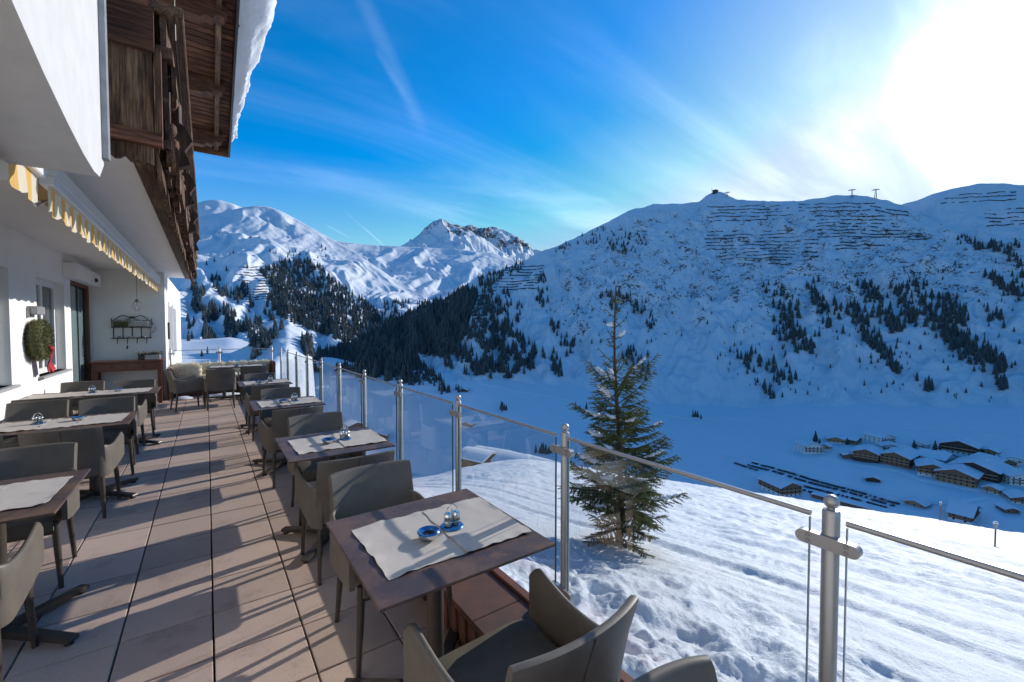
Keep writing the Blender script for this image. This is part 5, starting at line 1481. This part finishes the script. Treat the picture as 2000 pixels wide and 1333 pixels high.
chair(.79, 2.56, -1, 'taupe armchair on the far side of the nearest railing table', GR, .02)
chair(.78, 2.83, 1, 'taupe armchair back to back behind the nearest railing table, facing the second table', GR)
chair(.84, 4.42, -1, 'taupe armchair on the far side of the second railing table', GR, .03)
chair(.74, 4.88, 1, 'taupe armchair on the near side of the third railing table', GR, .06)
chair(.80, 6.60, -1, 'taupe armchair on the far side of the third railing table', GR, -.02)
chair(.74, 7.10, 1, 'taupe armchair on the near side of the fourth railing table', GR)
chair(.76, 8.95, -1, 'taupe armchair on the far side of the fourth railing table', GR)
chair(-.98, 2.62, 1, 'taupe armchair at the left frame edge, on the near side of the nearest wall table', GL, .05)
chair(-1.02, 4.34, -1, 'taupe armchair on the far side of the nearest wall table, aisle end', GL)
chair(-1.58, 4.30, -1, 'taupe armchair on the far side of the nearest wall table, wall end', GL)
chair(-.96, 4.93, 1, 'taupe armchair on the near side of the middle wall table, aisle end', GL, -.04)
chair(-1.55, 5.00, 1, 'taupe armchair on the near side of the middle wall table, wall end', GL)
chair(-.95, 6.82, -1, 'taupe armchair on the far side of the middle wall table, aisle end', GL, .03)
chair(-1.55, 6.98, -1, 'taupe armchair on the far side of the middle wall table, wall end', GL)
chair(-.98, 7.22, 1, 'taupe armchair on the near side of the farthest wall table, aisle end', GL)
chair(-1.58, 7.24, 1, 'taupe armchair on the near side of the farthest wall table, wall end', GL)
chair(-.93, 8.95, -1, 'taupe armchair on the far side of the farthest wall table, aisle end', GL)
chair(-1.55, 9.12, -1, 'taupe armchair on the far side of the farthest wall table, wall end', GL)
c_ = chair(-.42, 10.62, 1, 'taupe armchair turned sideways at the end of the bench table', 'armchairs at the bench table', -1.35); c_.location = (-.36, 10.75, 0)
chair(.20, 10.3, 1, 'taupe armchair facing the bench, seen squarely from behind', 'armchairs at the bench table', .03)
chair(.82, 10.75, 1, 'taupe armchair facing the bench, nearest the railing', 'armchairs at the bench table', -.04)

# ------------------------------------------------------------------ placemats, ashtrays, cruets
def placemat(x0, x1, y0, y1, z, label, group, seed, rot=0.0, droop=.0):
    r = random.Random(seed); nx, ny_ = 22, 26; cx, cy_ = (x0 + x1) / 2, (y0 + y1) / 2
    V, Fc = [], []
    ph = r.random() * 9
    for j in range(ny_):
        for i in range(nx):
            u, v = i / (nx - 1), j / (ny_ - 1)
            ex = .006 * float(gnoise(v * 6 + ph, 3.1)); ey = .006 * float(gnoise(u * 5 + ph, 7.7))
            x = (u - .5) * (x1 - x0) + ex; y = (v - .5) * (y1 - y0) + ey
            edge = max(abs(u - .5), abs(v - .5)) * 2
            h = .0022 + .0035 * max(0, float(gnoise(u * 3.5 + ph, v * 4.5 + ph))) + .008 * edge ** 8 * max(0, float(gnoise(u * 6 + ph * 2, v * 6)) + .25)
            V.append((x, y, h))
    for j in range(ny_ - 1):
        for i in range(nx - 1): a = j * nx + i; Fc.append((a, a + 1, a + nx + 1, a + nx))
    mb = MB(); mb.add(V, Fc); b = len(V)
    mb.add([(x, y, z_ - .0016) for x, y, z_ in V], [tuple(reversed(f)) for f in Fc])
    edge = list(range(nx)) + [j * nx + nx - 1 for j in range(1, ny_)] + [(ny_ - 1) * nx + i for i in range(nx - 2, -1, -1)] + [j * nx for j in range(ny_ - 2, 0, -1)]
    for k in range(len(edge)):
        q, w = edge[k], edge[(k + 1) % len(edge)]; mb.f.append((q, w, b + w, b + q))
    o = mb.build('placemat', M['placemat'], None, smooth=60, loc=(cx, cy_, z), rot=(0, 0, rot), fix=False)
    return tag(o, label, 'placemat', group)
def ashtray(x, y, label):
    e_ = empty('ashtray', (x, y, .7455), 0, label, 'ashtray', 'ashtrays on the tables')
    MB().lathe([(.001, .001), (.026, .0), (.036, .008), (.045, .022), (.046, .028)], 28).build('bowl', M['chrome'], e_, smooth=50)
    MB().lathe([(.0465, .0275), (.0475, .031), (.044, .035), (.026, .029), (.022, .024)], 28).build('rim', M['blue_enamel'], e_, smooth=50)
    MB().lathe([(.023, .025), (.001, .018)], 20).build('ash', M['ash'], e_)
def cruet(x, y, label):
    e_ = empty('cruet_set', (x, y, .7455), 0, label, 'cruet set', 'cruets on the tables')
    MB().lathe([(.001, 0), (.046, .0), (.052, .004), (.048, .0075), (.001, .006)], 28).build('tray', M['blue_enamel'], e_, smooth=40)
    hd = MB(); hd.tube([(0, -.0, .008), (0, 0, .08)], .0025, 6)
    hd.tube([(-.03 * math.cos(t), 0, .055 + .045 * math.sin(t)) for t in np.linspace(0, PI, 14)], .0022, 6)
    hd.tube([(.038 * math.cos(t), .026 * math.sin(t), .03) for t in np.linspace(0, 2 * PI, 22)], .002, 5)
    hd.build('wire_handle', M['chrome'], e_, smooth=50)
    for k, s in enumerate((-1, 1)):
        j = MB().lathe([(.001, .008), (.0165, .008), (.017, .045), (.0165, .05)], 16, (s * .0195, 0, 0)).build('shaker', M['jar'], e_, smooth=40)
        MB().lathe([(.001, .010), (.0148, .010), (.0148, .036), (.001, .037)], 14, (s * .0195, 0, 0)).build('filling', M['grey_box' if k else 'wool_white'], j, smooth=40)
        MB().lathe([(.0175, .047), (.0175, .060), (.013, .066), (.001, .068)], 16, (s * .0195, 0, 0)).build('lid', M['chrome'], j, smooth=40)
sites = ['nearest railing table', 'second railing table', 'third railing table', 'fourth railing table']
for k, ((x0, x1, y0, y1), st) in enumerate(zip(RT, sites)):
    o = y0 - 1.335; ox = x0 - .43
    placemat(.505 + ox, .845 + ox, 1.475 + o, 1.935 + o, .7405, 'beige printed placemat on the %s, aisle side' % st, 'placemats on the railing tables', 10 + k, .02)
    placemat(.825 + ox, 1.14 + ox, 1.468 + o, 1.925 + o, .744, 'beige printed placemat on the %s, railing side' % st, 'placemats on the railing tables', 20 + k, -.02)
    ashtray(.745 + ox, 1.665 + o, 'blue-rimmed steel ashtray on the %s' % st)
    cruet(.875 + ox, 1.705 + o, 'salt and pepper cruet with wire handle on the %s' % st)
for (x0, x1, y0, y1), st in zip(LT, ('nearest wall table', 'middle wall table', 'farthest wall table')):
    yc = (y0 + y1) / 2
    n_ = 4
    for k, xx in enumerate((-1.72, -1.40, -1.08, -.83)):
        w_ = .32
        placemat(xx - w_ / 2, xx + w_ / 2, yc - .25, yc + .25, .7405 + .0035 * (k % 2), 'off-white placemat on the %s, %s' % (st, ('against the wall', 'second from the wall', 'third from the wall', 'at the aisle end')[k]), 'placemats on the wall tables', 40 + k, random.uniform(-.03, .03))
    if st != 'nearest wall table':
        cruet(-1.28, yc + .05, 'steel cruet set on the %s' % st); ashtray(-1.02, yc + .06, 'steel ashtray on the %s' % st)
placemat(.05, .5, 11.6, 12.0, .7405, 'white placemat on the bench table, nearer the house', 'placemats on the bench table', 61); placemat(.58, 1.05, 11.6, 12.0, .7405, 'white placemat on the bench table, nearer the railing', 'placemats on the bench table', 62)
cruet(.55, 11.8, 'steel cruet set on the bench table')

# ------------------------------------------------------------------ spruce beside the terrace
def big_spruce(px_, r_):
    a, t = bearing(px_, 1070)
    x, y = r_ * math.sin(rad(a)), r_ * math.cos(rad(a))
    z = float(near_z(np.array(x), np.array(y))) + float(near_detail(np.array(x), np.array(y)))
    Ht = 5.55
    e_ = empty('spruce_tree', (x, y, z - .12), rad(-a), 'green snow-dusted spruce growing on the slope just beyond the glass railing', 'tree')
    r = random.Random(21)
    tr = lambda h: Vector((.05 * math.sin(h * 1.1) - .015 * h, .03 * math.sin(h * .8), h))
    MB().tube([tr(h) for h in np.linspace(-.3, Ht, 26)], [.075 * (1 - h / (Ht + .25)) + .006 for h in np.linspace(0, Ht, 26)], 9).build('trunk', M['bark'], e_, smooth=50)
    wood = MB(); NV, NF = [], []; allb = []
    def needles(p0, p1, dens, ln):
        d = p1 - p0; L_ = d.length
        if L_ < 1e-4: return
        d = d / L_; a1 = d.orthogonal().normalized(); a2 = d.cross(a1)
        for _ in range(max(3, int(L_ * dens * 1.25))):
            s = r.random(); th = r.uniform(0, 6.283)
            q = p0 + d * (s * L_); rd = a1 * math.cos(th) + a2 * math.sin(th)
            if rd.z < -.4 and r.random() < .5: continue
            tip = q + (d * .75 + rd * .75).normalized() * ln * r.uniform(.7, 1.2)
            w = d.cross(rd).normalized() * .0052
            b = len(NV); NV.extend((q - w, q + w, tip)); NF.append((b, b + 1, b + 2))
    def prof(h):
        u = h / Ht
        if u < .17: return .85 + .5 * (u / .17)
        if u < .30: return 1.30
        if u < .60: return 1.30 - (u - .30) * 1.75
        if u < .75: return .78 - (u - .60) * 3.6
        return max(.08, .30 - (u - .75) * .8)
    h = .30
    while h < Ht - .25:
        u = h / Ht
        nb = r.choice((5, 6, 6)) if u < .62 else r.choice((3, 4))
        ph = r.uniform(0, 6.28)
        for k in range(nb):
            th = ph + 2 * PI * k / nb + r.uniform(-.3, .3); hh = h + r.uniform(-.07, .07)
            L_ = prof(hh) * r.uniform(.42, 1.12)
            dirh = Vector((math.sin(th), math.cos(th), 0))
            up0 = -.22 if u < .3 else (.0 if u < .55 else .65)
            pts = []
            N = 9
            for i in range(N):
                s = i / (N - 1)
                zz = L_ * (up0 * s + (.30 if u < .6 else .25) * s * s)
                pts.append(tr(hh) + dirh * (L_ * s) + Vector((0, 0, zz)))
            wood.tube(pts, [.014 * (1 - u * .5) * (1 - .8 * i / N) + .002 for i in range(N)], 5)
            side = dirh.cross(Vector((0, 0, 1)))
            for i in range(1, N): needles(pts[i - 1], pts[i], 300 if u < .62 else 210, .028)
            ns = int(L_ * 24) if u < .62 else int(L_ * 13)
            for j in range(ns):
                s = .12 + .86 * (j + r.random()) / max(1, ns)
                i = min(N - 2, int(s * (N - 1))); f_ = s * (N - 1) - i
                p = pts[i].lerp(pts[i + 1], f_)
                tl = L_ * .42 * (1 - s * .72) * r.uniform(.6, 1.1) + .04
                for sg in (-1, 1):
                    if r.random() < .12: continue
                    dd = (dirh * .75 + side * sg * r.uniform(.55, 1.0) + Vector((0, 0, r.uniform(-.42, .05)))).normalized()
                    q = p + dd * tl
                    wood.tube([p, q], [.0035, .0018], 3, False)
                    needles(p, q, 330, .025)
                    # small side shoots
                    if tl > .16:
                        for m_ in range(int(tl * 16)):
                            v = r.uniform(.2, .9); pp = p.lerp(q, v)
                            d2 = (dd + side * r.uniform(-.8, .8) + Vector((0, 0, r.uniform(-.6, .1)))).normalized()
                            needles(pp, pp + d2 * tl * .32 * (1.1 - v), 330, .023)
            allb.append((hh, th % (2 * PI), pts, L_))
        h += r.uniform(.14, .23) if u < .62 else r.uniform(.2, .3)
    # top leader and upward candles
    needles(tr(Ht - 1.5), tr(Ht), 420, .03)
    for k in range(5):
        th = k * 1.26; p = tr(Ht - .55 + .05 * k); q = p + Vector((math.sin(th) * .12, math.cos(th) * .12, .26)); wood.tube([p, q], [.006, .003], 4); needles(p, q, 300, .025)
    wood.build('branches', M['branch'], e_, fix=False)
    inst('crown', np_mesh('crown', np.array([tuple(v) for v in NV]), np.array(NF), M['needles'], False), e_)
    # snow lying on some boughs: (height, bearing round the trunk, start, end, radius)
    for hh, th, s0, s1, rad_ in ((3.05, 4.6, .35, .98, .062), (2.85, 4.9, .2, .7, .05), (2.35, 4.65, .55, 1.0, .055), (1.75, 4.7, .35, .95, .075), (1.55, 4.3, .3, .7, .06), (2.45, 1.5, .8, 1.0, .03), (1.95, 1.7, .55, 1.0, .035), (1.55, 1.4, .4, .75, .04), (4.35, 4.4, .5, 1.0, .04), (4.45, 1.6, .4, .9, .035), (3.5, 3.9, .3, .8, .035), (2.1, 3.4, .4, .8, .05), (1.2, 4.8, .4, .9, .07), (.9, 3.9, .4, .8, .06), (1.15, 2.6, .3, .7, .05), (2.7, 3.3, .3, .8, .045), (2.6, 2.3, .4, .9, .04), (3.3, 1.9, .4, .9, .035), (3.6, 4.9, .3, .9, .04), (1.3, 1.2, .5, .9, .04)):
        pts = min(allb, key=lambda q: abs(q[0] - hh) * 1.6 + abs(((q[1] - th + PI) % (2 * PI)) - PI) - .15 * q[3])[2]
        mb = MB(); nb_ = int(9 + 14 * (s1 - s0))
        for k in range(nb_):
            s = (s0 + (s1 - s0) * (k + r.random()) / nb_) * (len(pts) - 1); i = min(len(pts) - 2, int(s)); p = pts[i].lerp(pts[i + 1], s - i)
            w = rad_ * r.uniform(.55, 1.15) * (.55 + .6 * math.sin(PI * (k + .5) / nb_))
            b0 = len(mb.v)
            mb.sphere(p + Vector((r.uniform(-.5, .5) * rad_, r.uniform(-.5, .5) * rad_, .018)), w, 10, 7, (1.25, 1.25, .7))
            for q in range(b0, len(mb.v)):
                x_, y_, z_ = mb.v[q]; f_ = 1 + .25 * float(gnoise(x_ * 25, z_ * 25 + y_ * 19)); mb.v[q] = (p.x + (x_ - p.x) * f_, p.y + (y_ - p.y) * f_, p.z + (z_ - p.z) * f_)
        mb.build('snow_clump', M['snow_roof'], e_, smooth=80, fix=False)
    return len(NF)
NN = big_spruce(1208, 9.35)
print('needles', NN, 'trees', len(trees))
